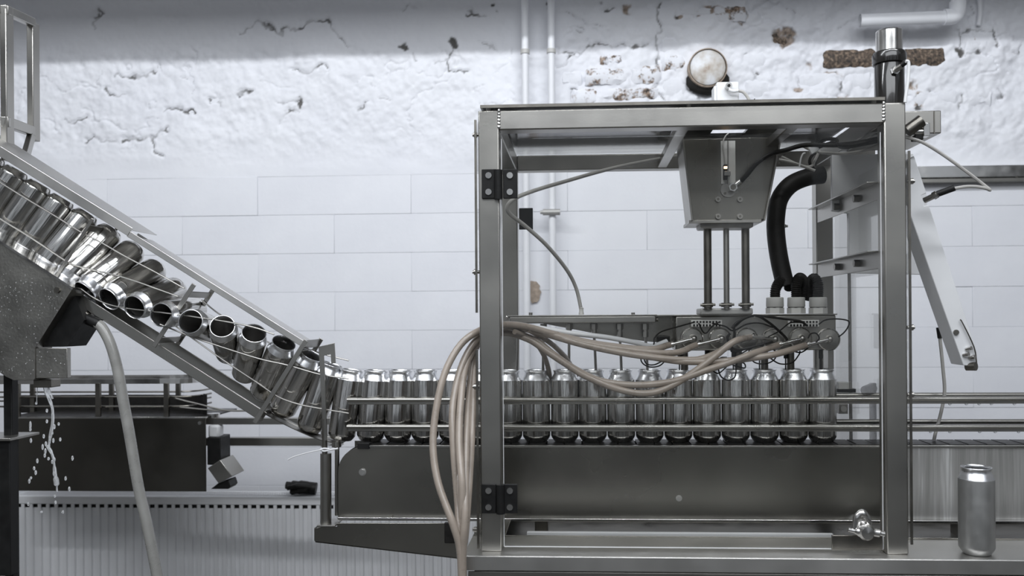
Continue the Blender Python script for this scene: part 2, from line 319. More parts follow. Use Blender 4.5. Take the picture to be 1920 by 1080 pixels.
# --- painted blocks below the plaster
def slab(w_, d_, hh):
    mb = MB().box((0, 0, 0), (w_, d_, hh)); return mb
CH = 0.152; BL = 0.61; zb = zlo; row = 0
bmesh_ = slab(BL - 0.0004, 0.05, CH - 0.0004).mesh('painted_block', 'wall_block')
while zb > 0.05:
    zb -= CH; x = -3.2 + (BL / 2 if row % 2 else 0.0) + 0.1
    while x < 3.2:
        o = bpy.data.objects.new('painted_block', bmesh_); COL.objects.link(o); o.parent = wall
        o.location = (x, YW + random.uniform(-0.0008, 0.0008), zb); o.rotation_euler = (random.uniform(-.006, .002), 0, random.uniform(-.003, .003)); fin(o, 0.0013); x += BL
    row += 1
# --- bricks showing through
def brick(x0, y0, x1, y1, mat, out):
    a = P(x0, y1, YW); b_ = P(x1, y0, YW); mb = MB(); nx, nz = 10, 4; d = 0.05
    c = Vector(((a.x + b_.x) / 2, YW, a.z)); r = random.Random(int(x0 * 7 + y0)); hh = np.mean([hmap(a.x + (b_.x - a.x) * t, (a.z + b_.z) / 2) for t in (0.1, 0.5, 0.9)])
    vs = []
    for j in range(nz + 1):
        for i in range(nx + 1):
            e = (i in (0, nx)) + (j in (0, nz)); xx = a.x + (b_.x - a.x) * i / nx; zz = a.z + (b_.z - a.z) * j / nz
            vs.append((xx + r.uniform(-.003, .003), YW - hh - out + (0.009 * e) + r.uniform(-.003, .003), zz + r.uniform(-.003, .003)))
    fs = [(j * (nx + 1) + i, j * (nx + 1) + i + 1, (j + 1) * (nx + 1) + i + 1, (j + 1) * (nx + 1) + i) for j in range(nz) for i in range(nx)]
    mb.add(vs, fs, True)
    rim = [i for i in range(nx + 1)] + [(j) * (nx + 1) + nx for j in range(1, nz + 1)] + [nz * (nx + 1) + i for i in range(nx - 1, -1, -1)] + [j * (nx + 1) for j in range(nz - 1, 0, -1)]
    rv = [vs[i] for i in rim]; bk = [(v[0], YW + d, v[2]) for v in rv]; n = len(rim)
    mb.add(rv + bk, [(i, i + n, (i + 1) % n + n, (i + 1) % n) for i in range(n)])
    o = bpy.data.objects.new('brick', mb.mesh('brick', mat, c)); COL.objects.link(o); o.parent = wall; o.location = c
    return o
brick(1544, 92, 1642, 128, 'brick_dark', 0.012); brick(1690, 91, 1772, 124, 'brick_dark', 0.012); brick(1440, 55, 1494, 87, 'brick_dark', -0.002)
for (x0, x1, y0, y1, mt) in [(1098, 1178, 128, 160, 'brick_worn'), (1182, 1238, 124, 158, 'brick_worn'), (1126, 1234, 164, 188, 'brick_worn'), (1072, 1122, 166, 198, 'brick_worn'), (1126, 1166, 102, 122, 'brick_worn'), (1050, 1094, 128, 162, 'brick_painted'),
                             (1240, 1292, 66, 100, 'brick_painted'), (1240, 1284, 104, 134, 'brick_worn'), (1240, 1290, 138, 186, 'brick_painted'), (1262, 1338, 12, 34, 'brick_painted'), (1340, 1402, 12, 42, 'brick_worn'), (1395, 1450, 146, 180, 'brick_painted'),
                             (1500, 1574, 134, 166, 'brick_painted'), (1578, 1636, 132, 170, 'brick_painted'), (1800, 1866, 62, 96, 'brick_painted'), (1806, 1862, 166, 200, 'brick_painted'), (1716, 1800, 168, 200, 'brick_painted'), (1500, 1560, 170, 192, 'brick_painted'), (1360, 1440, 94, 130, 'brick_painted'), (1640, 1700, 136, 168, 'brick_painted')]:
    brick(x0, y0, x1, y1, mt, 0.003 if mt == 'brick_painted' else 0.009)
# ------------------------------------------------------------------ fixtures on the wall
def pp(pts, Y): return [P(x, y, Y) for x, y in pts] if not isinstance(Y, (list, tuple)) else [P(x, y, Y[0] + (Y[1] - Y[0]) * i / (len(pts) - 1)) for i, (x, y) in enumerate(pts)]
def vpipe(px, r, lab, clampy=None):
    x = PX(px, 1.54); t = thing('wall_pipe', lab, 'pipe', (x, 1.54, 0.0), 'white vertical pipes on the wall')
    part(t, 'tube', MB().cyl((x, 1.54, 0.0), (x, 1.54, 2.6), r), 'white_paint')
    for z in (PZ(398, 1.54), 0.5, 2.3):
        part(t, 'pipe_clip', MB().cyl((x, 1.54, z - .008), (x, 1.54, z + .008), r + .004).cyl((x, 1.54, z), (x, YW, z), .006), 'grey_plastic')
    return t
vpipe(988, 0.0135, 'left of two white pipes running up the wall')
t = vpipe(1037, 0.0135, 'right of two white pipes, with small valve, running up the wall')
x = PX(1037, 1.54); z = PZ(398, 1.54)
part(t, 'valve', MB().cyl((x - .035, 1.52, z), (x + .03, 1.52, z), .012).cyl((x - .045, 1.52, z), (x - .035, 1.52, z), .007), 'grey_cast')
c = P(1327, 127, 1.56); t = thing('vent_cap', 'round off-white vent cap stained brown, set in the brick wall', 'vent cap', c)
part(t, 'disc', MB().lathe([(0, -.012), (.055, -.011), (.066, -.004), (.069, .006), (.069, .05)], c, (0, 1, 0), 40), 'cap_paint' if 'cap_paint' in MATS else 'white_paint')
part(t, 'sleeve', MB().lathe([(.0695, -.006), (.0735, -.004), (.074, .05)], c, (0, 1, 0), 40), 'rust_stain')
m = MATS['white_paint'].copy(); MATS['cap_paint'] = m
nt = m.node_tree; b = nt.nodes['Principled BSDF']; v = noise_vec(nt); n = N(nt, 'ShaderNodeTexNoise', Scale=18.0, Detail=6.0); nt.links.new(v, n.inputs['Vector'])
r = ramp(nt, n.outputs['Fac'], [(0.40, (0.76, 0.77, 0.79)), (0.56, (0.55, 0.51, 0.46)), (0.66, (0.36, 0.28, 0.22))]); nt.links.new(r.outputs[0], b.inputs['Base Color'])
bpy.data.objects['disc'].data.materials[0] = m
hole = MB(); hole.ico(P(1327, 152, 1.585), .084, .02, .056); single('wall_hole', hole, 'black_rubber', 'dark broken hole in brickwork around the round vent cap', 'hole')
mb = MB().tube(pp([(1612, 39), (1780, 32)], 1.50), .0235, 20, 1, cap=False); mb.tube(pp([(1780, 32), (1612, 39)], 1.50), .019, 20, 1, cap=False)
t = thing('drain_pipe', 'white plastic pipe with elbow, open end pointing left, upper right', 'pipe', P(1780, 32, 1.5)); part(t, 'tube', mb, 'white_paint')
part(t, 'elbow', MB().tube(pp([(1770, 32), (1784, 31), (1791, 28), (1795, 20), (1796, 4)], 1.50), .0285, 20, 5), 'white_paint')
part(t, 'riser', MB().tube(pp([(1796, 5), (1796, -60)], 1.50), .0235, 20, 1), 'white_paint')
single('wall_conduit', MB().tube(pp([(1836, -40), (1838, 20), (1835, 48)], 1.585), .009, 10, 4), 'white_paint', 'short white conduit on wall right of the pipe elbow', 'conduit')
mb = MB(); rr = random.Random(2); c = P(1000, 547, YW - .012)
n = 22; ring = [(c.x + (.027 + rr.uniform(-.004, .004)) * math.cos(a), c.z + (.043 + rr.uniform(-.004, .004)) * math.sin(a)) for a in [2 * math.pi * i / n for i in range(n)]]
mb.add([(x, YW - .010, z) for x, z in ring] + [(x, YW + .02, z) for x, z in ring], [tuple(range(n)), *[(i, i + n, (i + 1) % n + n, (i + 1) % n) for i in range(n)]])
single('bare_patch', mb, 'rust_stain', 'brown bare patch of wall beside the white pipes', 'patch')
# steel rail on the wall at right
YQ = 1.55
t = thing('steel_rail', 'horizontal steel rail running right behind the enclosure to frame edge', 'rail', P(1800, 332, YQ))
part(t, 'channel', MB().pbox(1540, 308, 2400, 330, YQ, YQ + .04), 'steel_bright', .002); part(t, 'lower_lip', MB().pbox(1540, 332, 2400, 339, YQ + .007, YQ + .05), 'steel_brushed', .001)
part(t, 'leg', MB().box((PX(2380, YQ), YQ + .01, 0), (PX(2400, YQ), YQ + .04, PZ(308, YQ))), 'steel', .001); part(t, 'leg', MB().box((PX(1545, YQ), YQ + .01, 0), (PX(1556, YQ), YQ + .04, PZ(330, YQ))), 'steel', .001)
for px in (1905,): part(t, 'bolt', screw(MB(), P(px, 330, YQ + .007), .006), 'steel_dark')
# ------------------------------------------------------------------ radiator
YR = 1.40
xa, xb = PX(22, YR), PX(1290, YR); zt = PZ(931, YR, 300); zb = 0.12
t = thing('radiator', 'long white panel radiator with vertical flutes below the wall', 'radiator', ((xa + xb) / 2, YR, zb))
mb = MB(); pitch = 16.6 * PS(YR); k = int((xb - xa) / pitch); z1 = PZ(953, YR, 300); z0 = zb + .03; prof = []
for i in range(k):
    x = xa + i * pitch; prof += [(x, 0.0), (x + pitch * .36, 0.0), (x + pitch * .46, .007), (x + pitch * .90, .007)]
prof.append((xb, 0)); n = len(prof)
mb.add([(x, YR + y, z0) for x, y in prof] + [(x, YR + y, z1) for x, y in prof], [(i, i + 1, i + 1 + n, i + n) for i in range(n - 1)], False)
part(t, 'front_panel', mb, 'radiator_paint')
mb = MB().box((xa, YR - .001, z1 + .0135), (xb, YR + .006, zt)).box((xa, YR - .001, zb), (xb, YR + .006, z0))
part(t, 'band', mb, 'radiator_paint', .003)
mb = MB()
for i in range(k): x = xa + i * pitch; mb.box((x - pitch * .04, YR + .0005, z1 - .004), (x + pitch * .34, YR + .006, z1 + .0145))
part(t, 'flute_end', mb, 'radiator_paint', kind='stuff')
mb = MB().box((xa, YR + .012, zb + .02), (xb, YR + .10, zt - .015)); part(t, 'core', mb, 'black_belt')
mb = MB().box((xa, YR + .0065, zt - .004), (xb, YR + .016, zt)).box((xa, YR + .095, zt - .004), (xb, YR + .105, zt)); part(t, 'top_rim', mb, 'radiator_paint', .001)
mb = MB(); x = xa
while x < xb: mb.box((x, YR + .014, zt - .004), (x + .004, YR + .097, zt - .001)); x += .009
for yy in (.03, .055, .08): mb.box((xa, YR + yy, zt - .006), (xb, YR + yy + .004, zt - .002))
part(t, 'top_grille', mb, 'radiator_paint', kind='stuff')
for x in (xa - .004, xb): part(t, 'side_cover', MB().box((x, YR, zb), (x + .004, YR + .105, zt)), 'radiator_paint', .001)
for x in (xa + .2, xb - .2): part(t, 'leg', MB().box((x, YR + .03, 0), (x + .03, YR + .07, zb + .03)), 'radiator_paint')
# glove on the radiator
zg = zt + .001; c = P(566, 905, YR + .05); x = c.x
mb = MB(); mb.tube([(x - .060, YR + .05, zg + .033), (x - .03, YR + .05, zg + .030), (x + .01, YR + .045, zg + .026), (x + .055, YR + .05, zg + .020)], [.014, .020, .024, .023], 12, 5)
for k, (dz, l) in enumerate([(.020, .085), (.014, .095), (.010, .088), (.012, .07)]):
    yy = YR + .025 + k * .018; mb.tube([(x + .03, yy, zg + dz), (x, yy - .004, zg + dz * .9), (x + .055 - l, yy - .006, zg + .010)], [.011, .010, .008], 10, 4)
mb.tube([(x + .04, YR + .035, zg + .028), (x - .005, YR + .02, zg + .035), (x - .045, YR + .02, zg + .028)], [.012, .011, .009], 10, 4)
single('rubber_glove', mb, 'black_rubber', 'crumpled black rubber glove lying on top of radiator', 'glove')
# ------------------------------------------------------------------ rear conveyor at left
YB = 0.95
t = thing('rear_conveyor', 'second steel conveyor at lower left behind the infeed chute', 'conveyor', P(200, 920, YB + .15))
part(t, 'side_plate', MB().pbox(12, 784, 386, 921, YB, YB + .004), 'steel_dull', .001); part(t, 'side_plate', MB().pbox(12, 784, 386, 921, YB + .26, YB + .264), 'steel_plate', .001)
part(t, 'top_edge', MB().pbox(12, 782, 386, 785, YB - .004, YB + .012), 'steel_bright', .0005)
part(t, 'belt', MB().pbox(12, 781, 390, 784, YB + .015, YB + .245), 'black_belt', .001)
part(t, 'bolt', screw(MB(), P(375, 793, YB), .006, hexh=True), 'steel_bright')
zr = PZ(716, YB, 200)
for yy, lab in ((YB + .02, 'near'), (YB + .20, 'far')):
    mb = MB(); c = [P(-40, 717, yy), P(150, 716, yy), P(300, 716, yy), P(345, 716, yy + .01), P(372, 717, yy + .05), P(392, 718, yy + .12)]
    c = [Vector((q.x, q.y, zr)) for q in c]; c = catmull(c, 4)
    for a, b_ in zip(c[:-1], c[1:]): mb.bar(a, b_, (0, 0, 1), .016, .004)
    part(t, 'hand_rail', mb, 'steel_bright')
    for dy in (745, 763):
        zz = PZ(dy, YB + .02, 200); part(t, 'guide_rod', MB().tube([Vector((q.x, q.y + .015, zz)) for q in c], .0030, 8, 1), 'steel_dark')
for yy, xs in ((YB + .02, (32, 183, 311)), (YB + .20, (60, 208, 333))):
    for px in xs:
        x = PX(px, yy); part(t, 'post', MB().box((x - .008, yy - .004, PZ(785, YB, 200) - .01), (x + .008, yy + .006, zr - .006)), 'steel_dark', .001)
mb = MB(); g = [P(20, 741, YB + .21), P(200, 740, YB + .21), P(300, 740, YB + .20), P(360, 741, YB + .14), P(388, 737, YB + .05)]; z0 = PZ(781, YB + .1, 200); g = catmull(g, 4)
for a, b_ in zip(g[:-1], g[1:]):
    za = .5 * (a.z + z0); mb.obox(((a + b_) / 2).xy.to_3d() + Vector((0, 0, za)), (b_ - a).xy.to_3d() / 2 * 1.02, (0, .0015, 0), (0, 0, (a.z - z0) / 2))
part(t, 'guard_strip', mb, 'black_belt')
for px in (-90, -50):
    part(t, 'leg', MB().box((PX(px, YB + .1) - .02, YB + .10, 0), (PX(px, YB + .1) + .02, YB + .14, PZ(915, YB, 200))), 'steel', .001)
part(t, 'end_rail', MB().pbox(386, 784, 640, 796, YB + .03, YB + .06), 'steel', .001); part(t, 'end_rail', MB().pbox(386, 821, 640, 836, YB + .26, YB + .29), 'steel', .001)
part(t, 'end_bracket', MB().pbox(601, 782, 612, 838, YB + .03, YB + .285), 'steel', .001)
for k, (pts) in enumerate([[(310, 742), (370, 757), (430, 770), (500, 768)], [(322, 762), (400, 769), (480, 770), (540, 769)]]):
    part(t, 'guide_rod', MB().tube(pp(pts, YB + .04), .0028, 8, 5), 'steel')
part(t, 'bearing', MB().cyl(P(400, 782, YB + .05), P(400, 775, YB + .05), .020), 'steel_bright')
part(t, 'roller', MB().pbox(389, 797, 411, 822, YB + .02, YB + .06), 'white_plastic', .008)
t = thing('drive_motor', 'black and steel gear motor at end of the rear conveyor', 'motor', P(405, 915, YB + .04))
part(t, 'casing', MB().pbox(388, 820, 413, 872, YB + .01, YB + .09), 'black_plastic', .003)
part(t, 'gearbox', MB().prism([(389, 878), (413, 862), (435, 893), (409, 906)], YB - .01, YB + .09), 'steel', .002)
part(t, 'foot', MB().prism([(395, 917), (409, 906), (428, 900), (432, 912), (428, 917)], YB + .0, YB + .06), 'black_plastic', .002)
# ------------------------------------------------------------------ dark stand at far left
t = thing('dark_stand', 'black steel stand with small tray cut by left picture edge', 'stand', (PX(10, .30), .32, 0))
x0, x1 = PX(5, .30), PX(21, .30)
part(t, 'upright', MB().box((x0, .30, 0), (x1, .325, PZ(695, .30, 10))), 'black_plastic', .002)
part(t, 'tray', MB().pbox(-60, 826, 19, 1080, .26, .29), 'black_plastic', .002); part(t, 'rim', MB().pbox(-60, 822, 19, 827, .25, .36), 'steel', .001)
part(t, 'knob', MB().cyl(P(21, 803, .31), P(25, 803, .31), .008), 'black_plastic')
# ------------------------------------------------------------------ steel frame at top left
t = thing('upper_frame', 'open frame of steel square tubes at upper left', 'frame', P(30, 280, .40))
YS = .36
part(t, 'post', MB().pbox(0, 8, 12, 300, YS, YS + .03), 'steel', .002); part(t, 'post', MB().pbox(50, 40, 62, 262, YS + .16, YS + .19), 'steel', .002)
mb = MB(); a, b_ = P(8, 18, YS), P(60, 42, YS + .17); mb.bar(a, b_, (0, 0, 1), .022, .02); part(t, 'top_bar', mb, 'steel', .002)
mb = MB(); a, b_ = P(8, 228, YS), P(60, 246, YS + .17); mb.bar(a, b_, (0, 0, 1), .026, .02); part(t, 'bottom_bar', mb, 'steel', .002)
part(t, 'top_bar', MB().pbox(-70, 14, 8, 24, YS, YS + .02), 'steel', .002)
mb = MB(); mb.bar(P(60, 250, YS + .17), P(48, 292, YS + .06), (1, 0, 0), .014, .02); part(t, 'brace', mb, 'steel', .001)
# ------------------------------------------------------------------ cans
YC = .33
body_p = [(0, .012), (.012, .011), (.020, .006), (.0225, .0005), (.0240, 0), (.0255, .0012), (.0318, .0105), (.0328, .0135), (.033, .017), (.033, .144), (.0326, .1462)]
neck_p = [(.0326, .1462), (.0312, .1500), (.0276, .1578), (.0265, .1602), (.0263, .1630), (.0268, .1655), (.0280, .1670), (.0284, .1680), (.0280, .1690), (.0270, .1692), (.0262, .1682), (.0260, .1655), (.0260, .160), (.0305, .149)]
in_p = [(.0305, .149), (.0322, .142), (.0322, .018), (.020, .014), (0, .016)]
mb1 = MB().lathe(body_p, (0, 0, 0), (0, 0, 1), 40); CAN_BODY = mb1.mesh('can_body', 'aluminium')
CAN_NECK = MB().lathe(neck_p, (0, 0, 0), (0, 0, 1), 40).mesh('can_neck', 'aluminium_neck'); CAN_IN = MB().lathe(in_p, (0, 0, 0), (0, 0, 1), 32).mesh('can_lining', 'aluminium')
CAN_IN.materials[0] = simple('can_lining', (0.30, 0.29, 0.28), 0.45, 0.8, 0.05, 40)
SAT = CAN_BODY.copy(); SAT.materials[0] = MATS['can_satin']; SATN = CAN_NECK.copy()
def can(loc, up, lab, grp, body=CAN_BODY, neck=CAN_NECK):
    t = thing('beverage_can', lab, 'can', loc, grp); t.rotation_mode = 'QUATERNION'
    spin = Matrix.Rotation(random.uniform(0, 6), 3, 'Z').to_quaternion(); t.rotation_quaternion = Vector(up).to_track_quat('Z', 'Y') @ spin
    for nm, me in (('body', body), ('neck', neck), ('lining', CAN_IN)):
        o = bpy.data.objects.new(nm, me); COL.objects.link(o); o.parent = t
    return t
zc = PZ(830, YC - .024, 1250); GC = 'open aluminium cans on the conveyor'
xs = [1541, 1488, 1435.5, 1383, 1330.5, 1278, 1226, 1174, 1122, 1070.5, 1019, 967.5]
x_last = PX(1541, YC, 762); pc = .0669
for i in range(12):
    can((x_last - i * pc, YC, zc), (random.uniform(-.008, .008), random.uniform(-.008, .008), 1), 'open aluminium can inside the enclosure, ' + (ORD[11 - i] + ' from the left post' if i else 'last one at the right end of the row'), GC)
can((x_last - 12 * pc, YC, zc), (0, 0, 1), 'open aluminium can in the row, hidden behind the left enclosure post', GC)
for i, (tilt, lab) in enumerate([(0, 'upright can just left of the enclosure, partly behind the hoses'), (.01, 'upright can second to the left of the enclosure, crossed by the leftmost hose'), (.045, 'almost upright can third to the left of the enclosure'), (.09, 'slightly leaning can on the conveyor start, fourth left of the enclosure'), (.16, 'leaning can at the foot of the chute, just right of the end bracket')]):
    can((x_last - (13 + i) * pc - (.004 if i == 4 else 0), YC, zc + (.004 if i == 4 else 0.001)), (tilt, 0, 1), 'open aluminium ' + lab, GC)
A = P(555, 720, YC); B = P(27, 392, YC); dl = (B - A).normalized(); nup = Vector((-dl.z, 0, dl.x)); nup = nup if nup.z > 0 else -nup
PH = [10, 24, 41, 60, 80, 96, 110, 124, 140, 153, 163, 169, 172, 174, 175, 176, 177]
NM = ['leaning can at the chute end bracket', 'tilted can under the lower end of the chute cover', 'tilted can with its mouth tipped up, third from the chute end', 'tilted can with round dark mouth facing up and forward', 'can lying with its round dark mouth facing the viewer', 'can with dark mouth crossed by the diagonal strap', 'can with dark mouth, first left of the diagonal strap', 'can with dark mouth, second left of the diagonal strap',
      'can tipped mouth down, left of the dark-mouthed cans', 'upside-down can beside the thin upper strap', 'upside-down can just left of the thin upper strap']
cj = P(600, 745, YC); ph = math.radians(4); u = Vector((math.sin(math.radians(20)), 0, math.cos(math.radians(20)))); can(cj - u * .084, u, 'open aluminium can leaning behind the end bracket at chute foot', GC)
for i, p in enumerate(PH):
    c = A + dl * (i * .0672); p = math.radians(p); u = nup * math.cos(p) + Vector((0, -1, 0)) * math.sin(p)
    lab = NM[i] if i < len(NM) else 'upside-down can in the chute, %s left of the thin upper strap' % ORD[i - 10 + 0]
    can(c - u * .0845, u, 'shiny aluminium ' + lab, 'aluminium cans in the infeed chute')
# ------------------------------------------------------------------ infeed chute
t = thing('infeed_chute', 'sloping steel can chute with twisting guide wires', 'chute', P(490, 790, .30)); CHUTE = t
Yn, Yf = .275, .385; SL = 0.6365
def line(x, y0): return (x, y0 + SL * x)
def strip(pa, pb, y0, y1, up, name, mat='steel', th=None):   # bar from pixel a to pixel b at depth y0, going back to y1 and 'up' metres across
    a, b_ = P(*pa, y0), P(*pb, y0); d = (b_ - a).normalized(); n_ = Vector((-d.z, 0, d.x)); n_ = n_ if n_.z > 0 else -n_
    mb = MB().obox((a + b_) / 2 + n_ * up / 2 + Vector((0, (y1 - y0) / 2, 0)), (b_ - a) / 2, (0, abs(y1 - y0) / 2, 0), n_ * abs(up) / 2); return part(t, name, mb, mat, .001)
strip((-200, 148), (247, 433), Yn, Yf + .01, .002, 'cover_top', 'steel_light'); strip((-200, 170), (240, 443), Yn, Yn + .002, .0225, 'cover_side', 'steel_light'); strip((-200, 170), (240, 443), Yf + .006, Yf + .008, .02, 'cover_side', 'steel_light')
strip((237, 443), (568, 652), Yn, Yf + .01, .002, 'channel_base', 'steel_light'); strip((237, 443), (568, 652), Yn, Yn + .002, .015, 'channel_flange', 'steel_light'); strip((250, 451), (568, 652), Yf + .008, Yf + .010, .022, 'channel_flange', 'steel_light')
a, b_ = P(568, 652, Yn), P(573, 640, Yn); mb = MB().obox((a + b_) / 2 + Vector((0, (Yf + .01 - Yn) / 2, 0)), (b_ - a) * .62, (0, (Yf + .01 - Yn) / 2, 0), (.0015, 0, .001)); part(t, 'channel_end', mb, 'steel', .0005)
strip((-200, 350), (490, 791), .290, .293, .025, 'lower_rail', 'steel_brushed'); strip((130, 561), (490, 791), .290, .302, .002, 'lower_rail_foot', 'steel_dark')
strip((160, 558), (508, 778), .372, .375, .024, 'lower_rail', 'steel_brushed')
mb = MB(); mb.bar(P(374, 712, .30), P(420, 742, .30), (0, 1, 0), .06, .001)
def hoop(pa, pb, wpx=9):
    near_a, near_b = P(*pa, Yn - .004), P(*pb, Yn - .004); dy = Vector((0, Yf - Yn + .008, 0))
    part(t, 'strap', MB().bar(near_a, near_b, (1, 0, 0.6), wpx * PS(Yn), .003), 'steel', .0007, 'flat steel strap'); part(t, 'strap', MB().bar(near_a + dy, near_b + dy, (1, 0, 0.6), wpx * PS(Yn), .003), 'steel', .0007)
    for q, f in ((near_a, .16), (near_b, .10)):
        q = q + (near_b - near_a) * (f if q is near_a else -f); part(t, 'strap_cross', MB().bar(q, q + dy, (near_b - near_a), .016, .003), 'steel', .0007)
hoop((364, 533), (288, 650)); hoop((574, 638), (477, 793)); hoop((174, 410), (108, 516), 6)
W = [([(-160, 242), (-40, 317), (0, 342), (45, 370), (95, 400), (155, 437), (190, 455), (237, 482), (287, 508), (346, 541)], Yn), ([(-160, 308), (-40, 384), (0, 410), (57, 445), (125, 490), (150, 500), (200, 512), (250, 526), (334, 556)], Yn),
     ([(150, 540), (182, 562), (225, 576), (312, 587), (385, 597), (440, 606), (480, 615), (514, 627)], Yn - .012), ([(300, 608), (320, 616), (375, 637), (480, 671), (540, 685), (600, 702), (654, 710)], Yn), ([(330, 612), (365, 637), (420, 676), (480, 716), (522, 744), (560, 758), (600, 766), (654, 775)], Yn),
     ([(378, 562), (410, 588), (470, 625), (530, 655)], Yf), ([(574, 653), (610, 665), (654, 676)], Yf), ([(505, 770), (545, 793), (602, 816), (650, 824)], .34)]
for pts, Y in W: part(t, 'guide_wire', MB().tube(pp(pts, Y), .0019, 8, 5), 'steel')
mb = MB(); g = catmull(pp([(490, 766), (520, 783), (560, 803), (606, 822), (645, 829)], .33), 4)
for a, b_ in zip(g[:-1], g[1:]): mb.bar(a, b_, (0, 1, 0), .05, .002)
part(t, 'can_slide', mb, 'steel_dark')
# end bracket with spindle
t = thing('chute_stand', 'upright steel bracket and adjusting spindle holding the chute foot', 'bracket', P(612, 986, .27))
mb = MB().prism([(597, 650), (627, 643), (629, 681), (621, 682), (620, 664), (607, 667), (609, 702), (613, 826), (606, 826), (600, 702)], .262, .266); part(t, 'bracket_plate', mb, 'steel', .0006)
part(t, 'threaded_rod', MB().cyl(P(608, 785, .268), P(609, 853, .268), .0062), 'steel_dark'); part(t, 'sleeve', MB().cyl(P(611, 850, .268), P(611, 985, .268), .0128, 24), 'steel_brushed')
part(t, 'guide_rod', MB().cyl(P(632, 826, .30), P(632, 966, .30), .0055), 'steel_brushed'); part(t, 'collar', MB().cyl(P(631, 828, .30), P(631, 838, .30), .011), 'steel')
part(t, 'foot_plate', MB().pbox(594, 985, 628, 988, .245, .31), 'steel', .0005)
mb = MB().tube(pp([(618, 842), (608, 841), (601, 843), (608, 846), (622, 843), (634, 841)], .255), .0022, 8, 4); mb.tube(pp([(604, 843), (580, 848), (552, 856), (540, 862)], .25), .0014, 6, 4)
single('cable_tie', mb, 'white_plastic', 'white cable tie with long tail around the spindle rod', 'cable tie')
# ------------------------------------------------------------------ rinser housing with spout and water
t = thing('rinser_housing', 'wet sheet steel rinser housing with angular spout at left edge', 'housing', P(60, 728, .32))
HS = simple('steel_wet', (0.36, 0.35, 0.325), 0.36, 1, 0.08, 12, 0.25, 160)
part(t, 'body', MB().prism([(-200, 325), (136, 541), (66, 652), (66, 709), (62, 713), (25, 713), (10, 706), (-80, 640), (-200, 640)], .235, .30), 'steel_wet', .001)
part(t, 'spout', MB().pbox(67, 653, 126, 709, .237, .252), 'steel_wet', .001)
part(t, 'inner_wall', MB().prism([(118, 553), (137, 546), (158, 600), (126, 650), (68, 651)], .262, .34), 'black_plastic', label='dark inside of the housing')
part(t, 'bolt', screw(MB(), P(108, 544, .235), .0075, hexh=True), 'steel_dark'); part(t, 'flange', MB().prism([(-200, 322), (137, 539), (135, 543), (-200, 327)], .230, .36), 'steel_bright')
part(t, 'outlet', MB().pbox(62, 712, 95, 727, .26, .30), 'steel_dark', .002)
mb = MB(); rr = random.Random(5)
for k in range(260):
    x, y = rr.uniform(-20, 126), rr.uniform(470, 708)
    if x < 66 and y < 500 + .3 * x: continue
    if y < 482 + x * .62: continue
    if x > 66 and y < 656 and (x - 66) > (652 - y) * .62: continue
    q = P(x, y, .235); r = rr.choice([.0006, .0008, .0012]); mb.ico(q, r, .0012, r * 1.4, 6, 4)
part(t, 'water_drops', mb, 'water', kind='stuff')
mb = MB(); Yw = .275
mb.tube(pp([(86, 726), (90, 742), (98, 765), (99, 790), (95, 815), (92, 832)], Yw), [.006, .004, .003, .0035, .004, .003], 8, 5); mb.tube(pp([(90, 724), (94, 735), (99, 748)], Yw), .002, 6, 4); mb.tube(pp([(70, 727), (69, 745), (69, 757)], Yw), .0012, 6, 4)
mb.tube(pp([(88, 835), (97, 850), (101, 866), (103, 886), (106, 905), (107, 922)], Yw), [.004, .003, .0025, .004, .006, .002], 8, 5)
for (x, y, l) in [(57, 797, 16), (58, 826, 10), (57, 805, 8), (88, 790, 8), (102, 800, 10), (110, 795, 7), (113, 824, 8), (82, 818, 9), (86, 832, 10), (94, 822, 12), (100, 826, 10), (80, 838, 12), (85, 846, 12), (92, 836, 10), (84, 854, 9), (70, 864, 10), (67, 886, 10), (55, 902, 10), (58, 896, 6), (102, 862, 10), (98, 866, 8), (101, 888, 10), (107, 905, 18), (123, 897, 9), (130, 917, 10), (136, 859, 10), (88, 770, 8), (68, 756, 6), (104, 942, 8), (53, 945, 8), (118, 960, 7), (78, 960, 5), (98, 812, 8), (91, 860, 7), (64, 878, 8), (103, 930, 6)]:
    mb.ico(P(x, y, Yw), .0028, .0028, l * .5 * PS(Yw), 8, 6)
single('falling_water', mb, 'water', 'splashing water falling from the rinser spout', 'water', kind='stuff')
t = thing('drain_hose', 'clear plastic drain hose hanging from the chute at left', 'hose', P(295, 1090, .30))
part(t, 'tube', MB().tube(pp([(180, 605), (192, 616), (207, 645), (220, 690), (230, 745), (243, 815), (260, 915), (276, 985), (297, 1090)], .285), .0125, 14, 6), 'hose_clear')
part(t, 'clamp', MB().tube(pp([(163, 598), (186, 608)], .285), .013, 12, 1), 'black_plastic')
part(t, 'elbow', MB().prism([(120, 556), (165, 588), (158, 606), (118, 582)], .28, .31), 'steel_dark', .002)
# ------------------------------------------------------------------ main conveyor
YP = .275
t = thing('main_conveyor', 'long stainless conveyor carrying the row of cans', 'conveyor', (PX(1200, .33), .33, PZ(985, YP)))
def plate(Y):
    r = 46; arc = [(634 + r - r * math.cos(a), 838 + r - r * math.sin(a)) for a in [math.pi / 2 * k / 8 for k in range(9)]]
    return MB().prism([(1690, 975), (636, 975), (634, 970)] + arc + [(1690, 834)], Y, Y + .003)
part(t, 'side_plate', plate(YP), 'steel_plate'); part(t, 'side_plate', MB().pbox(1690, 835, 2400, 975, YP, YP + .003), 'steel_streaked_sheen', label='side plate with dried vertical water streaks and painted reflection'); part(t, 'side_plate', MB().box((PX(640, YP), .385, PZ(975, YP)), (PX(2400, YP), .388, PZ(840, YP))), 'steel_plate')
part(t, 'top_edge', MB().pbox(690, 836, 2400, 840, YP - .004, YP + .010), 'steel', .0007); part(t, 'bottom_flange', MB().pbox(633, 975, 2400, 981, YP - .014, YP + .01), 'steel_bright', .001)
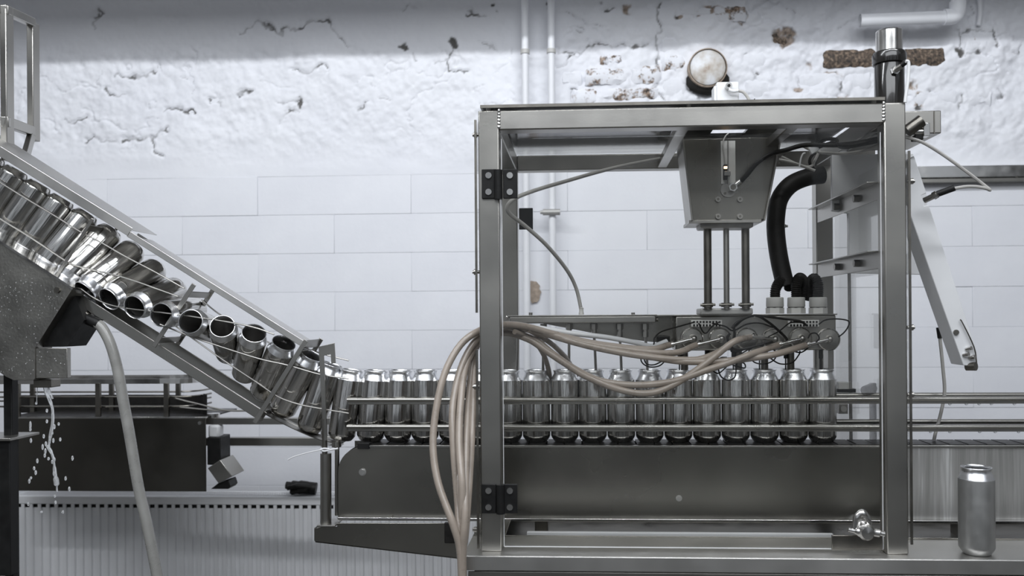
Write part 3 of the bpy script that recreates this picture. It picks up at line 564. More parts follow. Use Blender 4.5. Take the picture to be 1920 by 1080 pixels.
for px, py in ((680, 885), (1273, 934)): part(t, 'bolt', screw(MB(), P(px, py, YP), .0070 if px < 700 else .0048, hexh=True).cyl(P(px, py, YP), P(px, py, YP) + Vector((0, -.0015, 0)), .0088 if px < 700 else .0072), 'steel_light')
for px in (640, 732): part(t, 'bolt', MB().cyl(P(px, 975, YP - .006), P(px, 968, YP - .006), .005), 'steel')
# belt slats
zs = zc - .001; x = PX(700, YC); sp = .0418; sl = MB().box((0, -.038, -.004), (sp - .004, .038, 0)); sl.box((0.002, -.041, -.010), (sp * .45, .041, -.004)); slm = sl.mesh('belt_slat', 'black_belt'); root = rootloc(t)
while x < PX(2390, YC):
    o = bpy.data.objects.new('belt_slat', slm); COL.objects.link(o); o.parent = t; o.location = Vector((x, YC, zs)) - root; x += sp
mb = MB(); g = catmull(pp([(634, 905), (635, 880), (645, 858), (662, 842), (690, 830)], YP + .01), 4)
for a, b_ in zip(g[:-1], g[1:]): mb.bar(a + Vector((0, .045, 0)), b_ + Vector((0, .045, 0)), (0, 1, 0), .085, .004)
part(t, 'belt_return', mb, 'black_belt'); part(t, 'nose_block', MB().pbox(670, 831, 692, 842, YP - .006, YP + .02), 'black_plastic', .001)
yn = .283; zu = PZ(751.5, yn - .008, 1250); zl = PZ(803, yn - .008, 1250); x0 = PX(652, yn, 750); x1 = PX(2400, yn, 750)
def grail(Y, z, xa, xb):
    mb = MB(); hh = .0082
    mb.box((xa, Y - .004, z - hh), (xb, Y + .004, z + hh)); mb.tube([(xa, Y - .004, z + hh * .35), (xb, Y - .004, z + hh * .35)], .0050, 10, 1); return mb
part(t, 'guide_rail', grail(yn, zu, x0, x1), 'steel_brushed', .0015); part(t, 'guide_rail', grail(yn, zl, x0 - .001, x1), 'steel_brushed', .0015)
for z in (zu, zl): part(t, 'guide_rail', grail(.376, z, x0 + .01, x1), 'steel_brushed', .0015)
mb = MB()
for px, py in ((1781, 758), (1812, 758), (1836, 759), (1859, 758), (1902, 758), (1745, 808), (1781, 808), (1837, 808), (1866, 808), (1910, 808)): q = P(px, py, yn); mb.ico((q.x, yn, (zu if py < 780 else zl) - .0088), .004, .003, .0035, 8, 5)
part(t, 'water_drops', mb, 'water', kind='stuff')
for px in (1636, 1760 + 260, 880):
    x = PX(px, .39); part(t, 'rail_support', MB().box((x - .007, .386, zc - .02), (x + .007, .398, zu + .03)).box((x - .01, .376, zu - .006), (x + .01, .40, zu + .006)), 'black_plastic', .001)
for px in (1000, 1800): part(t, 'leg', MB().box((PX(px, .30), .30, PZ(1040, .30) - .01), (PX(px, .30) + .03, .36, PZ(976, YP))), 'steel_dark', .001)
xr = PX(1590, .40); part(t, 'sensor_rod', MB().cyl((PX(1594, .40), .40, zc - .01), (PX(1592, .40), .40, PZ(332, .40)), .004), 'steel_dark')
part(t, 'sensor_clamp', MB().pbox(1570, 729, 1605, 736, .392, .42), 'black_plastic', .001); part(t, 'sensor_block', MB().pbox(1572, 717, 1592, 730, .392, .42), 'grey_plastic', .001)
part(t, 'sensor_eye', MB().pbox(1573, 758, 1590, 776, .390, .41).cyl(P(1582, 767, .39), P(1582, 767, .384), .007), 'steel', .001)
part(t, 'knob', MB().cyl(P(1636, 727, .37), P(1622, 733, .35), .012), 'black_plastic')
# drip tray under the conveyor start
t = thing('drip_tray', 'sloping steel drip tray under the left conveyor end', 'tray', P(720, 1040, .30))
part(t, 'front', MB().prism([(632, 981), (836, 981), (836, 1010), (864, 1010), (864, 1048), (592, 1017), (589, 1013), (589, 991), (600, 988), (632, 988)], .26, .263), 'steel_plate', .0008)
part(t, 'back', MB().prism([(632, 981), (850, 981), (850, 1046), (592, 1017), (589, 991), (632, 988)], .39, .393), 'steel_plate', .0008)
a, b_ = P(591, 1016, .26), P(860, 1047, .26); part(t, 'bottom', MB().obox((a + b_) / 2 + Vector((0, .066, 0)), (b_ - a) / 2, (0, .066, 0), (0, 0, .0012)), 'steel_plate')
part(t, 'end', MB().box((P(589, 1000, .26).x, .262, P(589, 1015, .26).z), (P(589, 1000, .26).x + .002, .392, P(589, 990, .26).z)), 'steel_plate')
part(t, 'rubber_block', MB().pbox(833, 980, 860, 1019, .250, .259), 'black_rubber', .002)
# ------------------------------------------------------------------ base table
ZT = PZ(1037, 0.0, 1300)
t = thing('steel_table', 'stainless base table carrying the enclosure', 'table', (PX(1400, 0), .25, 0))
xl = PX(868, -.03, 1040); xr = 1.75
part(t, 'top', MB().box((xl, -.03, ZT - .003), (xr, .115, ZT)), 'steel_light', .001); part(t, 'front_lip', MB().box((xl, -.034, ZT - .028), (xr, -.030, ZT + .0)), 'steel_light', .001)
part(t, 'lower_lip', MB().box((xl + .01, -.030, ZT - .042), (xr, -.026, ZT - .031)), 'steel', .001); part(t, 'side', MB().box((xl, -.03, ZT - .03), (xl + .003, .55, ZT - .003)), 'steel', .001)
part(t, 'left_strip', MB().box((xl, .115, ZT - .003), (xl + .07, .55, ZT)), 'steel', .001)
part(t, 'inner_rail', MB().box((xl + .07, .115, ZT - .03), (xr, .118, ZT + .003)), 'steel_plate', .0007)
part(t, 'trough', MB().box((xl + .07, .118, ZT - .05), (xr, .55, ZT - .046)), 'steel_dark'); part(t, 'back_rail', MB().box((xl, .52, ZT - .05), (xr, .55, ZT)), 'steel', .001)
part(t, 'cabinet', MB().box((xl + .012, -.015, .06), (xr, .55, ZT - .052)), 'steel_dark', .002)
for x in (xl + .03, xr - .06):
    for y in (0.0, .48): part(t, 'foot', MB().cyl((x, y + .02, 0), (x, y + .02, .07), .022), 'black_rubber')
single('plastic_strip', MB().box((PX(985, .16), .16, ZT - .046), (PX(1560, .16), .172, PZ(1000, .16, 1300))), 'white_plastic', 'narrow white plastic strip lying in the trough under conveyor', 'strip', bevel=.001)
# ------------------------------------------------------------------ enclosure
YBK = .485; TB = .0405
t = thing('machine_enclosure', 'square stainless tube enclosure frame around the filler', 'frame', (PX(1300, 0), .25, ZT)); ENC = t
xL0, xL1 = PX(899, 0), PX(938, 0); xR0, xR1 = PX(1660, 0, 600), PX(1701, 0, 600)
ZTOP = P(1300, 199.5, 0).z; ZR0 = P(1300, 237, 0).z
for n_, (a, b_, y) in enumerate([(xL0, xL1, 0), (xR0, xR1, 0), (xL0, xL1, YBK), (xR0, xR1, YBK)]):
    part(t, 'post', MB().box((a, y, ZT if y == 0 else ZT - .0), (b_, y + .04, ZTOP)), 'steel_brushed', .0025)
part(t, 'top_rail', MB().box((xL1, 0.0005, ZR0), (xR0, .0395, ZTOP - .0005)), 'steel', .0025); part(t, 'top_rail', MB().box((xL1, YBK + .0005, ZR0), (xR0, YBK + .0395, ZTOP - .0005)), 'steel', .0025)
for a, b_ in ((xL0, xL1), (xR0, xR1)): part(t, 'side_rail', MB().box((a + .0005, .04, ZR0), (b_ - .0005, YBK, ZTOP - .0005)), 'steel', .0025)
for px in (1285, 1497): part(t, 'cross_bar', MB().box((PX(px - 11, 0, 240), .04, ZR0 + .002), (PX(px + 11, 0, 240), YBK, ZR0 + .02)), 'steel', .0015)
for xx in (xL1, xR0):
    mb = MB(); sg = -1 if xx == xR0 else 1
    for k in range(6): mb.ico((xx, .0, ZR0 + .006 + k * .0065), .0035, .0018, .004, 8, 5)
    part(t, 'weld', mb, 'steel_bright')
zb_ = ZTOP + .004
hx0, hx1 = PX(1335, .25, 180), PX(1400, .25, 180); mb = MB()
mb.box((xL0 + .005, -.006, zb_), (hx0, .53, zb_ + .005)).box((hx1, -.006, zb_), (xR0 + .0, .53, zb_ + .005)).box((hx0, -.006, zb_), (hx1, .20, zb_ + .005)).box((hx0, .30, zb_), (hx1, .53, zb_ + .005))
rf = part(t, 'roof_panel', mb, 'clear_roof', label='clear plastic roof sheet'); part(t, 'roof_edge', MB().box((xL0 + .005, -.007, zb_ - .0005), (xR0, -.006, zb_ + .0055)), 'steel_dark')
for px in (915, 1292, 1640):
    x = PX(px, 0.01, 200); part(t, 'roof_bolt', MB().cyl((x, .015, ZTOP), (x, .015, zb_ + .009), .0045).cyl((x, .015, zb_ + .005), (x, .015, zb_ + .007), .007), 'steel')
def hinge(px, py):
    h = part(t, 'hinge', MB().pbox(px, py, px + 27, py + 55, -.007, 0).pbox(px + 40, py, px + 67, py + 55, -.007, -.001), 'black_plastic', .0012, 'black hinge')
    x = PX(px + 33.5, 0); z0, z1 = PZ(py + 55, 0), PZ(py, 0); part(h, 'barrel', MB().cyl((x, -.006, z0), (x, -.006, z1), .0085), 'black_plastic')
    for dx in (13, 53):
        for dy in (12, 43): q = P(px + dx, py + dy, -.007); part(h, 'screw', MB().cyl(q, q + Vector((0, -.0025, 0)), .0062), 'steel_bright')
hinge(903, 317); hinge(903, 908)
part(t, 'rear_hinge', MB().pbox(973, 390, 999, 430, YBK - .008, YBK + .0), 'black_plastic', .001)
# side sheets
for x, rng_ in ((xL0 - .0075, ((PZ(585, 0), PZ(221, 0)), (ZT + .006, PZ(655, 0)))), (xR1 + .0035, ((ZT + .02, PZ(293, 0)),))):
    for z0, z1 in rng_:
        part(t, 'side_panel', MB().box((x, .0, z0), (x + .004, .525, z1)), 'clear_panel', label='clear plastic side sheet'); part(t, 'sheet_edge', MB().box((x - .0003, -.002, z0), (x + .0043, 0, z1)), 'steel_dark')
for py in (253, 510, 725, 993): q = P(899, py, .02); part(t, 'side_bolt', MB().cyl(q, q + Vector((-.014, 0, 0)), .0035).cyl(q + Vector((-.005, 0, 0)), q + Vector((-.011, 0, 0)), .006), 'steel')
for py in (340, 614, 740): q = P(1701, py, .02); part(t, 'side_bolt', MB().cyl(q, q + Vector((.014, 0, 0)), .0035).cyl(q + Vector((.005, 0, 0)), q + Vector((.011, 0, 0)), .006), 'steel')
# angle bars along the right side
for py in (340, 470):
    z = PZ(py, .04, 1655); x = xR0 + .002
    an = part(t, 'angle_bar', MB().box((x, .042, z - .036), (x + .003, YBK - .002, z)).box((x - .022, .042, z - .003), (x, YBK - .002, z)), 'steel', .0008)
    for yy in (.16, .30): part(an, 'bolt', MB().hexa((x, yy, z - .018), (x - .012, yy, z - .018), .008), 'steel_dark')
# door
xd0, xd1 = PX(942, 0), PX(1656, 0); zd0, zd1 = ZT + .008, PZ(252, 0, 1300)
t = thing('enclosure_door', 'clear plastic front door of the enclosure with chrome latch', 'door', ((xd0 + xd1) / 2, .004, zd0))
part(t, 'pane', MB().box((xd0, .010, zd0), (xd1, .014, zd1)), 'clear_panel', label='clear plastic pane')
part(t, 'pane_edge', MB().box((xd0 - .0012, .010, zd0), (xd0, .014, zd1)).box((xd0, .010, zd0 - .0012), (xd1, .014, zd0)).box((xd1, .010, zd0), (xd1 + .0012, .014, zd1)), 'white_plastic')
kb = P(1617, 992, .0); h_ = part(t, 'latch', MB().lathe([(0, -.034), (.012, -.033), (.016, -.026), (.014, -.016), (.011, -.008), (.016, -.003), (.017, .010)], kb, (0, 1, 0), 24), 'steel_bright', label='chrome latch knob')
mb = MB().tube(pp([(1590, 993), (1605, 996), (1625, 997), (1645, 999), (1658, 1001)], -.022), [.004, .007, .009, .008, .005], 12, 5); mb.tube(pp([(1603, 990), (1606, 972), (1616, 962), (1626, 972), (1629, 990)], -.018), [.006, .007, .008, .007, .006], 10, 5); part(h_, 'wing_handle', mb, 'steel_bright')
part(h_, 'latch_plate', MB().pbox(1560, 1004, 1655, 1032, .004, .009), 'steel_dark', .001)
# ------------------------------------------------------------------ lift housing
YH = .235
t = thing('lift_housing', 'tapered sheet steel lift housing hanging inside the enclosure', 'housing', P(1365, 427, .28))
part(t, 'front_plate', MB().prism([(1282, 262), (1462, 257), (1431, 411), (1299, 413)], YH, YH + .003), 'steel_plate', .0005)
part(t, 'back_plate', MB().prism([(1282, 262), (1462, 257), (1431, 411), (1299, 413)], YH + .10, YH + .103), 'steel_plate', .0005)
for (xa, xb, s_) in ((1279, 1297, -1), (1463, 1432, 1)):
    a, b_ = P(xa, 258, YH), P(xb, 414, YH); part(t, 'side_flange', MB().bar(a + Vector((0, .045, 0)), b_ + Vector((0, .045, 0)), (0, 1, 0), .11, .004), 'steel', .0007)
part(t, 'bottom_plate', MB().pbox(1292, 412, 1428, 418, YH - .002, YH + .105), 'steel', .0007)
part(t, 'slot_strip', MB().pbox(1352, 264, 1379, 345, YH - .003, YH), 'grey_plastic', .0005); part(t, 'slot_edge', MB().pbox(1364.5, 264, 1366, 345, YH - .006, YH - .003), 'steel')
mb = MB().pbox(1352, 340, 1379, 372, YH - .0025, YH); part(t, 'cover_disc', MB().cyl(P(1365, 356, YH), P(1365, 356, YH) + Vector((0, -.003, 0)), .017, 28), 'steel', .0005)
s_ = part(t, 'position_sensor', MB().pbox(1357, 308, 1364, 336, YH - .013, YH - .003), 'black_plastic', .001); part(s_, 'indicator_lamp', MB().pbox(1357.5, 312, 1363.5, 316, YH - .0145, YH - .012), 'sensor_light'); part(s_, 'clip', MB().pbox(1358, 321, 1370, 329, YH - .015, YH - .003), 'steel', .0005)
part(s_, 'lead', MB().tube(pp([(1360, 308), (1358, 290), (1355, 270), (1360, 256), (1366, 250)], YH - .006), .0016, 6, 5), 'tube_grey')
q = P(1372, 353, YH); f_ = part(t, 'air_fitting', MB().hexa(q, q + Vector((0, -.02, 0)), .010), 'steel_bright'); part(f_, 'fitting_core', MB().cyl(q + Vector((0, -.02, 0)), q + Vector((0, -.022, 0)), .006), 'steel_dark'); part(f_, 'elbow', MB().tube([q + Vector((0, -.012, 0)), P(1390, 339, YH - .012)], .006, 12, 1), 'steel_bright')
for px in (1346, 1387):
    for py in (374, 406): q = P(px, py, YH); s_ = part(t, 'screw', MB().cyl(q, q + Vector((0, -.005, 0)), .006), 'steel'); part(s_, 'socket', MB().hexa(q + Vector((0, -.005, 0)), q + Vector((0, -.0055, 0)), .003), 'steel_dark')
q = P(1359, 363, YH); part(t, 'screw', MB().cyl(q, q + Vector((0, -.004, 0)), .003), 'steel_dark')
part(t, 'collar', MB().pbox(1313, 413, 1413, 427, YH + .015, YH + .085), 'grey_cast', .004)
YRod = YH + .05
for (a, b_) in ((1320, 1335), (1391, 1406)): x = (PX(a, YRod) + PX(b_, YRod)) / 2; part(t, 'guide_rod', MB().cyl((x, YRod, PZ(580, YRod, 1360)), (x, YRod, PZ(425, YRod, 1360)), .0092, 20), 'steel_dark')
x = PX(1362.5, YRod); part(t, 'piston_rod', MB().cyl((x, YRod, PZ(580, YRod, 1360)), (x, YRod, PZ(425, YRod, 1360)), .0068, 20), 'steel')
for px in (1327, 1362, 1398):
    x = PX(px, YRod); z = PZ(571, YRod, 1360); part(t, 'rod_clamp', MB().cyl((x, YRod, z - .006), (x, YRod, z + .004), .0125).cyl((x - .018, YRod - .01, z - .001), (x + .016, YRod - .01, z), .003), 'steel_dark')
# actuator on the roof
t = thing('air_cylinder', 'small pale air cylinder standing on the roof sheet', 'cylinder', P(1364, 196, .24))
part(t, 'body', MB().pbox(1344, 153, 1386, 226, .225, .275), 'white_plastic', .003); part(t, 'bracket', MB().pbox(1339, 161, 1344, 226, .225, .262), 'white_plastic', .001)
q = P(1365, 163, .225); part(t, 'port', MB().cyl(q, q + Vector((0, -.012, 0)), .0075), 'steel_bright'); part(t, 'port_hole', MB().cyl(q + Vector((0, -.012, 0)), q + Vector((0, -.0125, 0)), .0035), 'black_plastic'); part(t, 'elbow', MB().tube(pp([(1366, 168), (1374, 171), (1384, 170)], .215), .004, 10, 4), 'white_plastic')
part(t, 'air_tube', MB().tube(pp([(1384, 170), (1394, 173), (1402, 183), (1408, 197)], .215), .0035, 8, 5), 'tube_grey')
mb = MB()
for k in range(6): mb.tube([P(1413 + k * 5.5, 194, .20), P(1415 + k * 5.5, 188 - (k == 0) * 3, .20)], .0012, 6, 1)
single('spring_coil', mb.tube(pp([(1410, 195), (1445, 194)], .20), .0015, 6, 1), 'black_plastic', 'row of small dark wire loops on the roof sheet', 'wire')
single('wood_scrap', MB().pbox(1214, 190.5, 1244, 196, .02, .05), 'hose_beige', 'small beige scrap lying on the roof sheet', 'scrap', bevel=.002)
# black cylinder
x = (PX(1647, .05) + PX(1694, .05)) / 2; Yq = .05; z = lambda py: PZ(py, Yq, 1670)
t = thing('black_canister', 'glossy black cylinder with threaded metal neck on enclosure roof', 'cylinder', (x, Yq, ZTOP))
part(t, 'body', MB().lathe([(.0285, ZTOP), (.0285, z(122)), (.0275, z(120))], (x, Yq, 0), (0, 0, 1), 32), 'black_gloss'); part(t, 'cap', MB().lathe([(.0275, z(122)), (.0315, z(121)), (.0325, z(117)), (.0325, z(103)), (.030, z(99)), (.020, z(98.5))], (x, Yq, 0), (0, 0, 1), 32), 'black_gloss')
pr = []; k = 0; zz = z(100)
while zz < z(59): pr += [(.0250, zz), (.0255, zz + .0015)]; zz += .0030
pr += [(.0238, zz), (.0225, zz), (.0222, z(98))]; part(t, 'threaded_neck', MB().lathe(pr, (x, Yq, 0), (0, 0, 1), 32), 'steel_bright')
s_ = part(t, 'sensor', MB().cyl(P(1678, 132, .02), P(1691, 123, .01), .0055), 'steel'); part(s_, 'plug', MB().cyl(P(1689, 124, .011), P(1700, 115, .005), .005), 'black_plastic'); part(s_, 'nut', MB().hexa(P(1677, 133, .022), P(1680, 131, .017), .009), 'steel_bright')
part(s_, 'cable', MB().tube(pp([(1698, 115), (1703, 116), (1704, 130), (1702, 155), (1699, 175), (1697, 192)], -.004), .0032, 8, 5), 'white_plastic')
# ------------------------------------------------------------------ filling head
YF = .305
t = thing('filling_head', 'steel filling head with six round valves above the cans', 'filling head', P(1400, 660, .33))
part(t, 'manifold', MB().pbox(1266, 591, 1568, 657, YF, YF + .075), 'steel_brushed', .004); part(t, 'top_lip', MB().pbox(1150, 589.5, 1570, 592, YF - .003, YF + .08), 'steel', .0006)
part(t, 'back_plate', MB().prism([(1010, 605), (1150, 592), (1266, 592), (1266, 645), (1210, 640), (1130, 628)], YF + .05, YF + .055), 'steel_plate', .0005)
part(t, 'spray_bar', MB().pbox(955, 592.5, 1230, 606, YF - .005, YF + .06), 'steel', .003); part(t, 'spray_bar_lid', MB().pbox(952, 590.5, 1232, 593, YF - .006, YF + .062), 'steel', .0006)
part(t, 'mount_block', MB().pbox(1313, 578, 1412, 590, YF - .02, YF + .05), 'grey_cast', .003)
for px in (995, 1187): part(t, 'stud', MB().cyl(P(px, 591, YF + .02), P(px, 586, YF + .02), .0045), 'steel')
part(t, 'end_screw', MB().cyl(P(1230, 599, YF + .01), P(1234, 599, YF + .01), .005), 'steel_dark'); part(t, 'end_screw', MB().cyl(P(956, 596, YF + .01), P(949, 595, YF + .01), .005), 'steel_bright')
for k, (px, bx) in enumerate(zip((1019, 1067, 1114, 1162, 1210), (1018, 1067, 1118, 1166, 1215))):
    n_ = part(t, 'compression_nut', MB().hexa(P(px, 607, YC - .01), P(px, 618, YC - .01), .0085).cyl(P(px, 618, YC - .01), P(px, 622, YC - .01), .006).hexa(P(px, 622, YC - .01), P(px, 632, YC - .01), .0075), 'steel')
    part(t, 'purge_tube', MB().tube(pp([(px, 630), (px + (bx - px) * .5, 665), (bx, 712)], YC - .01), .0033, 8, 4), 'steel')
part(t, 'purge_tube', MB().tube(pp([(971, 606), (971, 650), (969, 712)], YC - .01), .0033, 8, 4), 'steel')
VC = [(1297, 635), (1349, 635), (1399, 635), (1449, 636), (1500, 635), (1552, 636)]; VE = [(1256, 646.5), (1306, 646.5), (1362, 651), (1407, 632), (1459, 647), (1511, 647)]
HB = []
for (cx, cy), (ex, ey) in zip(VC, VE):
    q = P(cx, cy, YF); v_ = part(t, 'valve', MB().lathe([(0, -.020), (.009, -.0195), (.010, -.012), (.0235, -.0105), (.0255, -.008), (.0258, 0)], q, (0, 1, 0), 36), 'steel_brushed', label='round diaphragm valve'); part(v_, 'rim', MB().lathe([(.0225, -.0110), (.0240, -.0122), (.0258, -.0105), (.0262, -.007)], q, (0, 1, 0), 36), 'steel_bright')
    a, b_ = P(cx + 4, cy, YF - .022), P(ex, ey, YF - .038); d = (b_ - a)
    part(v_, 'stem', MB().tube([a, a + d * .2, b_], .0046, 12, 1), 'steel_bright'); part(v_, 'hub', MB().ico(a, .008, .008, .008), 'steel'); part(v_, 'hose_clamp', MB().tube([a + d * .86, a + d * 1.02], .0075, 12, 1).cyl(a + d * .92, a + d * .92 + Vector((.002, -.006, .008)), .003), 'steel_bright')
    HB.append(b_)
for cx in (1285, 1336, 1386, 1435, 1484):
    part(t, 'fill_tube', MB().cyl(P(cx - 2, 655, YC - .008), P(cx - 1, 740, YC - .008), .0088, 14), 'steel_dark'); part(t, 'probe', MB().cyl(P(cx - 11, 655, YC - .012), P(cx - 11, 702, YC - .012), .0016, 6).cyl(P(cx - 11, 655, YC - .012), P(cx - 11, 672, YC - .012), .0045), 'black_plastic')
part(t, 'fill_tube', MB().cyl(P(1534, 655, YC - .008), P(1534, 740, YC - .008), .0105, 14), 'steel_brushed'); part(t, 'probe', MB().cyl(P(1539, 655, YC - .02), P(1539, 705, YC - .02), .0018, 6).cyl(P(1539, 655, YC - .02), P(1539, 672, YC - .02), .0045), 'black_plastic')
part(t, 'drop_bracket', MB().pbox(1553, 655, 1562, 694, YC - .02, YC + .02), 'steel', .0007)
for x0 in (1296, 1478):
    tb = part(t, 'terminal_block', MB().pbox(x0, 600, x0 + 58, 613, YF - .010, YF), 'grey_plastic', .001); mb = MB()
    for k in range(9): mb.pbox(x0 + 4 + k * 6, 602, x0 + 7 + k * 6, 605, YF - .012, YF - .0095); mb.pbox(x0 + 4 + k * 6, 608, x0 + 7 + k * 6, 612, YF - .012, YF - .0095)
    part(tb, 'terminals', mb, 'black_plastic')
part(t, 'connector', MB().pbox(1233, 630, 1256, 648, YF + .01, YF + .03), 'black_plastic', .002)
for k, px in enumerate((1453, 1493, 1534)):
    q = P(px, 588, YF + .035); x = q.x; z0 = q.z; g_ = part(t, 'cable_gland', MB().hexa((x, YF + .035, z0), (x, YF + .035, z0 + .014), .0215), 'grey_plastic', .001)
    part(g_, 'gland_cap', MB().lathe([(.0195, z0 + .0155), (.0205, z0 + .017), (.0200, z0 + .037), (.018, z0 + .0385), (.008, z0 + .0385)], (x, YF + .035, 0), (0, 0, 1), 24), 'grey_plastic'); part(g_, 'seal_ring', MB().cyl((x, YF + .035, z0 + .0135), (x, YF + .035, z0 + .0165), .019), 'black_rubber')
# corrugated hoses from the glands
def corr(pts, r, amp=.0012, pitch=.004):
    c = catmull(pts, 12); L = [0]
    for a, b_ in zip(c[:-1], c[1:]): L.append(L[-1] + (b_ - a).length)
    n = int(L[-1] / (pitch / 2)); out = []; rr = []; j = 0
    for i in range(n):
        s_ = L[-1] * i / (n - 1)
        while j < len(L) - 2 and L[j + 1] < s_: j += 1
        out.append(c[j].lerp(c[j + 1], (s_ - L[j]) / max(1e-6, L[j + 1] - L[j]))); rr.append(r + (amp if i % 2 else -amp))
    return MB().tube(out, rr, 14, 1)
YG = YF + .035
for k, (pts, lab) in enumerate([([(1453, 560), (1455, 540), (1466, 524), (1478, 524), (1480, 540)], 'left'), ([(1493, 560), (1493, 535), (1499, 521), (1507, 530), (1508, 560)], 'middle'), ([(1534, 560), (1534, 536), (1527, 522), (1519, 532), (1516, 560)], 'right')]):
    ys = [YG, YG, YG + .01, YG + .03, YG + .05]
    single('flexible_conduit', corr([P(x, y, yy) for (x, y), yy in zip(pts, ys)], .0115), 'black_rubber', 'black corrugated conduit looping from the %s grey cable gland' % lab, 'conduit', 'black conduits above the filling head')
t = thing('black_sleeve', 'thick black sleeve hose curving down from enclosure roof', 'hose', P(1470, 530, .36))
part(t, 'sleeve', MB().tube(pp([(1542, 328), (1515, 332), (1483, 346), (1462, 372), (1455, 405), (1455, 440), (1461, 485), (1472, 535)], (.42, .36)), .0215, 20, 7), 'black_rubber')
part(t, 'tie', MB().tube([P(1455.5, 426, .387), P(1455.8, 421, .387)], .0228, 20, 1).cyl(P(1474, 424, .375), P(1477, 424, .375), .003), 'grey_plastic')
# beige hoses
inner = [[(1215, 655), (1120, 645), (1045, 628), (985, 612)], [(1262, 662), (1180, 656), (1080, 640), (990, 615)], [(1330, 668), (1290, 675), (1200, 667), (1100, 648), (1000, 620)],
         [(1377, 640), (1342, 667), (1317, 686), (1287, 707), (1262, 722), (1230, 735), (1195, 737), (1150, 727), (1097, 705), (1060, 682), (1022, 657), (990, 636)],
         [(1405, 665), (1367, 680), (1330, 692), (1300, 703), (1262, 715), (1217, 721), (1170, 721), (1120, 712), (1075, 690), (1035, 662), (1000, 636)], [(1455, 664), (1405, 672), (1380, 675), (1330, 678), (1280, 678), (1230, 671), (1150, 656), (1070, 638), (1005, 618)]]
mid = [(940, 609), (940, 611), (940, 614), (941, 624), (940, 620), (941, 616)]
outer = [[(899, 620), (863, 647), (834, 700), (817, 772), (812, 840), (822, 907), (848, 979), (862, 1027), (866, 1090)], [(899, 632), (872, 671), (855, 724), (848, 777), (851, 849), (858, 936), (861, 994), (866, 1034), (868, 1090)], [(899, 640), (874, 685), (864, 753), (861, 830), (867, 921), (866, 1032), (867, 1090)],
         [(894, 648), (882, 719), (876, 791), (873, 873), (872, 970), (868, 1032), (868, 1090)], [(894, 646), (889, 700), (887, 777), (880, 897), (873, 994), (868, 1036), (869, 1090)], [(897, 636), (878, 678), (862, 735), (856, 800), (858, 880), (866, 960), (864, 1030), (866, 1090)]]
HL = ['beige hose from the first valve, hanging furthest left of the post', 'beige hose from the second valve, running in the upper bundle', 'beige hose from the third valve, running in the upper bundle', 'beige hose from the fourth valve, crossing over and sagging lowest', 'beige hose from the fifth valve, sagging just above the lowest hose', 'beige hose from the last valve, running in the upper bundle']
for i in range(6):
    yi = [YF - .04 - .012 * (i % 3)] ; pts = [HB[i]]; n = len(inner[i]); sag = i in (3, 4)
    for k, (x, y) in enumerate(inner[i]):
        f = (k + 1) / (n + 1); yy = (YF - .045 - (.02 if sag else 0) - .006 * i) * (1 - f) + (.13 + .014 * i) * f; pts.append(P(x, y, yy))
    pts.append(P(*mid[i], .12 + .013 * i)); m_ = len(outer[i])
    for k, (x, y) in enumerate(outer[i]):
        f = min(1, k / (m_ - 3)); yy = (.06 + .012 * i) * (1 - f) + (-.075 + .006 * (i % 3)) * f
        pts.append(P(x, y, yy))
    single('filler_hose', MB().tube(pts, .0074, 12, 5), 'hose_beige', HL[i], 'hose', 'beige hoses of the filling head')
single('filler_hose', MB().tube(pp([(965, 622), (995, 634), (1018, 662), (1030, 700), (1034, 745)], (.14, .40)), .006, 10, 5), 'hose_beige', 'thin beige hose dropping behind the second can in the enclosure', 'hose', 'beige hoses of the filling head')
single('filler_hose', MB().tube(pp([(990, 618), (1022, 636), (1046, 655), (1066, 678), (1080, 705)], (.16, .38)), .006, 10, 5), 'hose_beige', 'thin beige hose dropping behind the third can in the enclosure', 'hose', 'beige hoses of the filling head')
single('clear_hose', MB().tube(pp([(1000, 613), (1072, 625), (1135, 632), (1190, 642), (1222, 649), (1250, 640)], (.2, .30)), .0058, 10, 5), 'white_plastic', 'whitish thin hose passing behind the purge tubes', 'hose')
# air tubes and cables inside
single('air_tube', MB().tube([P(x, y, yy) for x, y, yy in [(1282, 292, .46), (1240, 297, .42), (1150, 315, .33), (1060, 340, .24), (1000, 358, .17), (964, 373, .14), (951, 388, .14), (957, 402, .15), (985, 424, .18), (1025, 460, .22), (1062, 505, .28), (1080, 540, .31), (1089, 578, .32), (1090, 590, .32)]], .0045, 10, 6), 'tube_grey', 'thin grey air tube curving from roof down to the spray bar', 'tube')
single('tube_fitting', MB().lathe([(.0062, 0), (.0062, .004), (.0052, .006), (.0052, .014), (.006, .015), (.004, .017)], P(1090, 590, .32), (0, 0, 1), 16), 'grey_plastic', 'small grey push fitting under the air tube end', 'fitting')
single('power_cable', MB().tube([P(x, y, yy) for x, y, yy in [(1388, 341, YH - .012), (1402, 326, .21), (1420, 305, .20), (1445, 289, .20), (1475, 281, .20), (1510, 272, .19), (1570, 272, .16), (1625, 265, .11), (1668, 255, .06)]], .0052, 10, 6), 'black_rubber', 'black cable from the lift housing fitting to right post', 'cable')
CB = [[(1530, 276), (1545, 262), (1568, 262), (1572, 272), (1600, 272), (1660, 258)], [(1528, 279), (1560, 268), (1580, 276), (1620, 270), (1660, 262)], [(1538, 286), (1580, 288), (1620, 282), (1662, 266)], [(1498, 270), (1520, 281), (1538, 285)], [(1460, 299), (1490, 306), (1528, 320)], [(1465, 294), (1500, 310), (1520, 312), (1528, 300), (1534, 288)], [(1530, 320), (1518, 305), (1524, 290), (1538, 285)]]
CN = ['upper black cable of the loom under the roof', 'second black cable of the loom under the roof', 'light grey cable with small tie running to right post', 'short pale cable ending at the white tag', 'lower grey cable of the left loom tail', 'grey cable looping below the white tag', 'dark cable dropping from the white tag into sleeve']
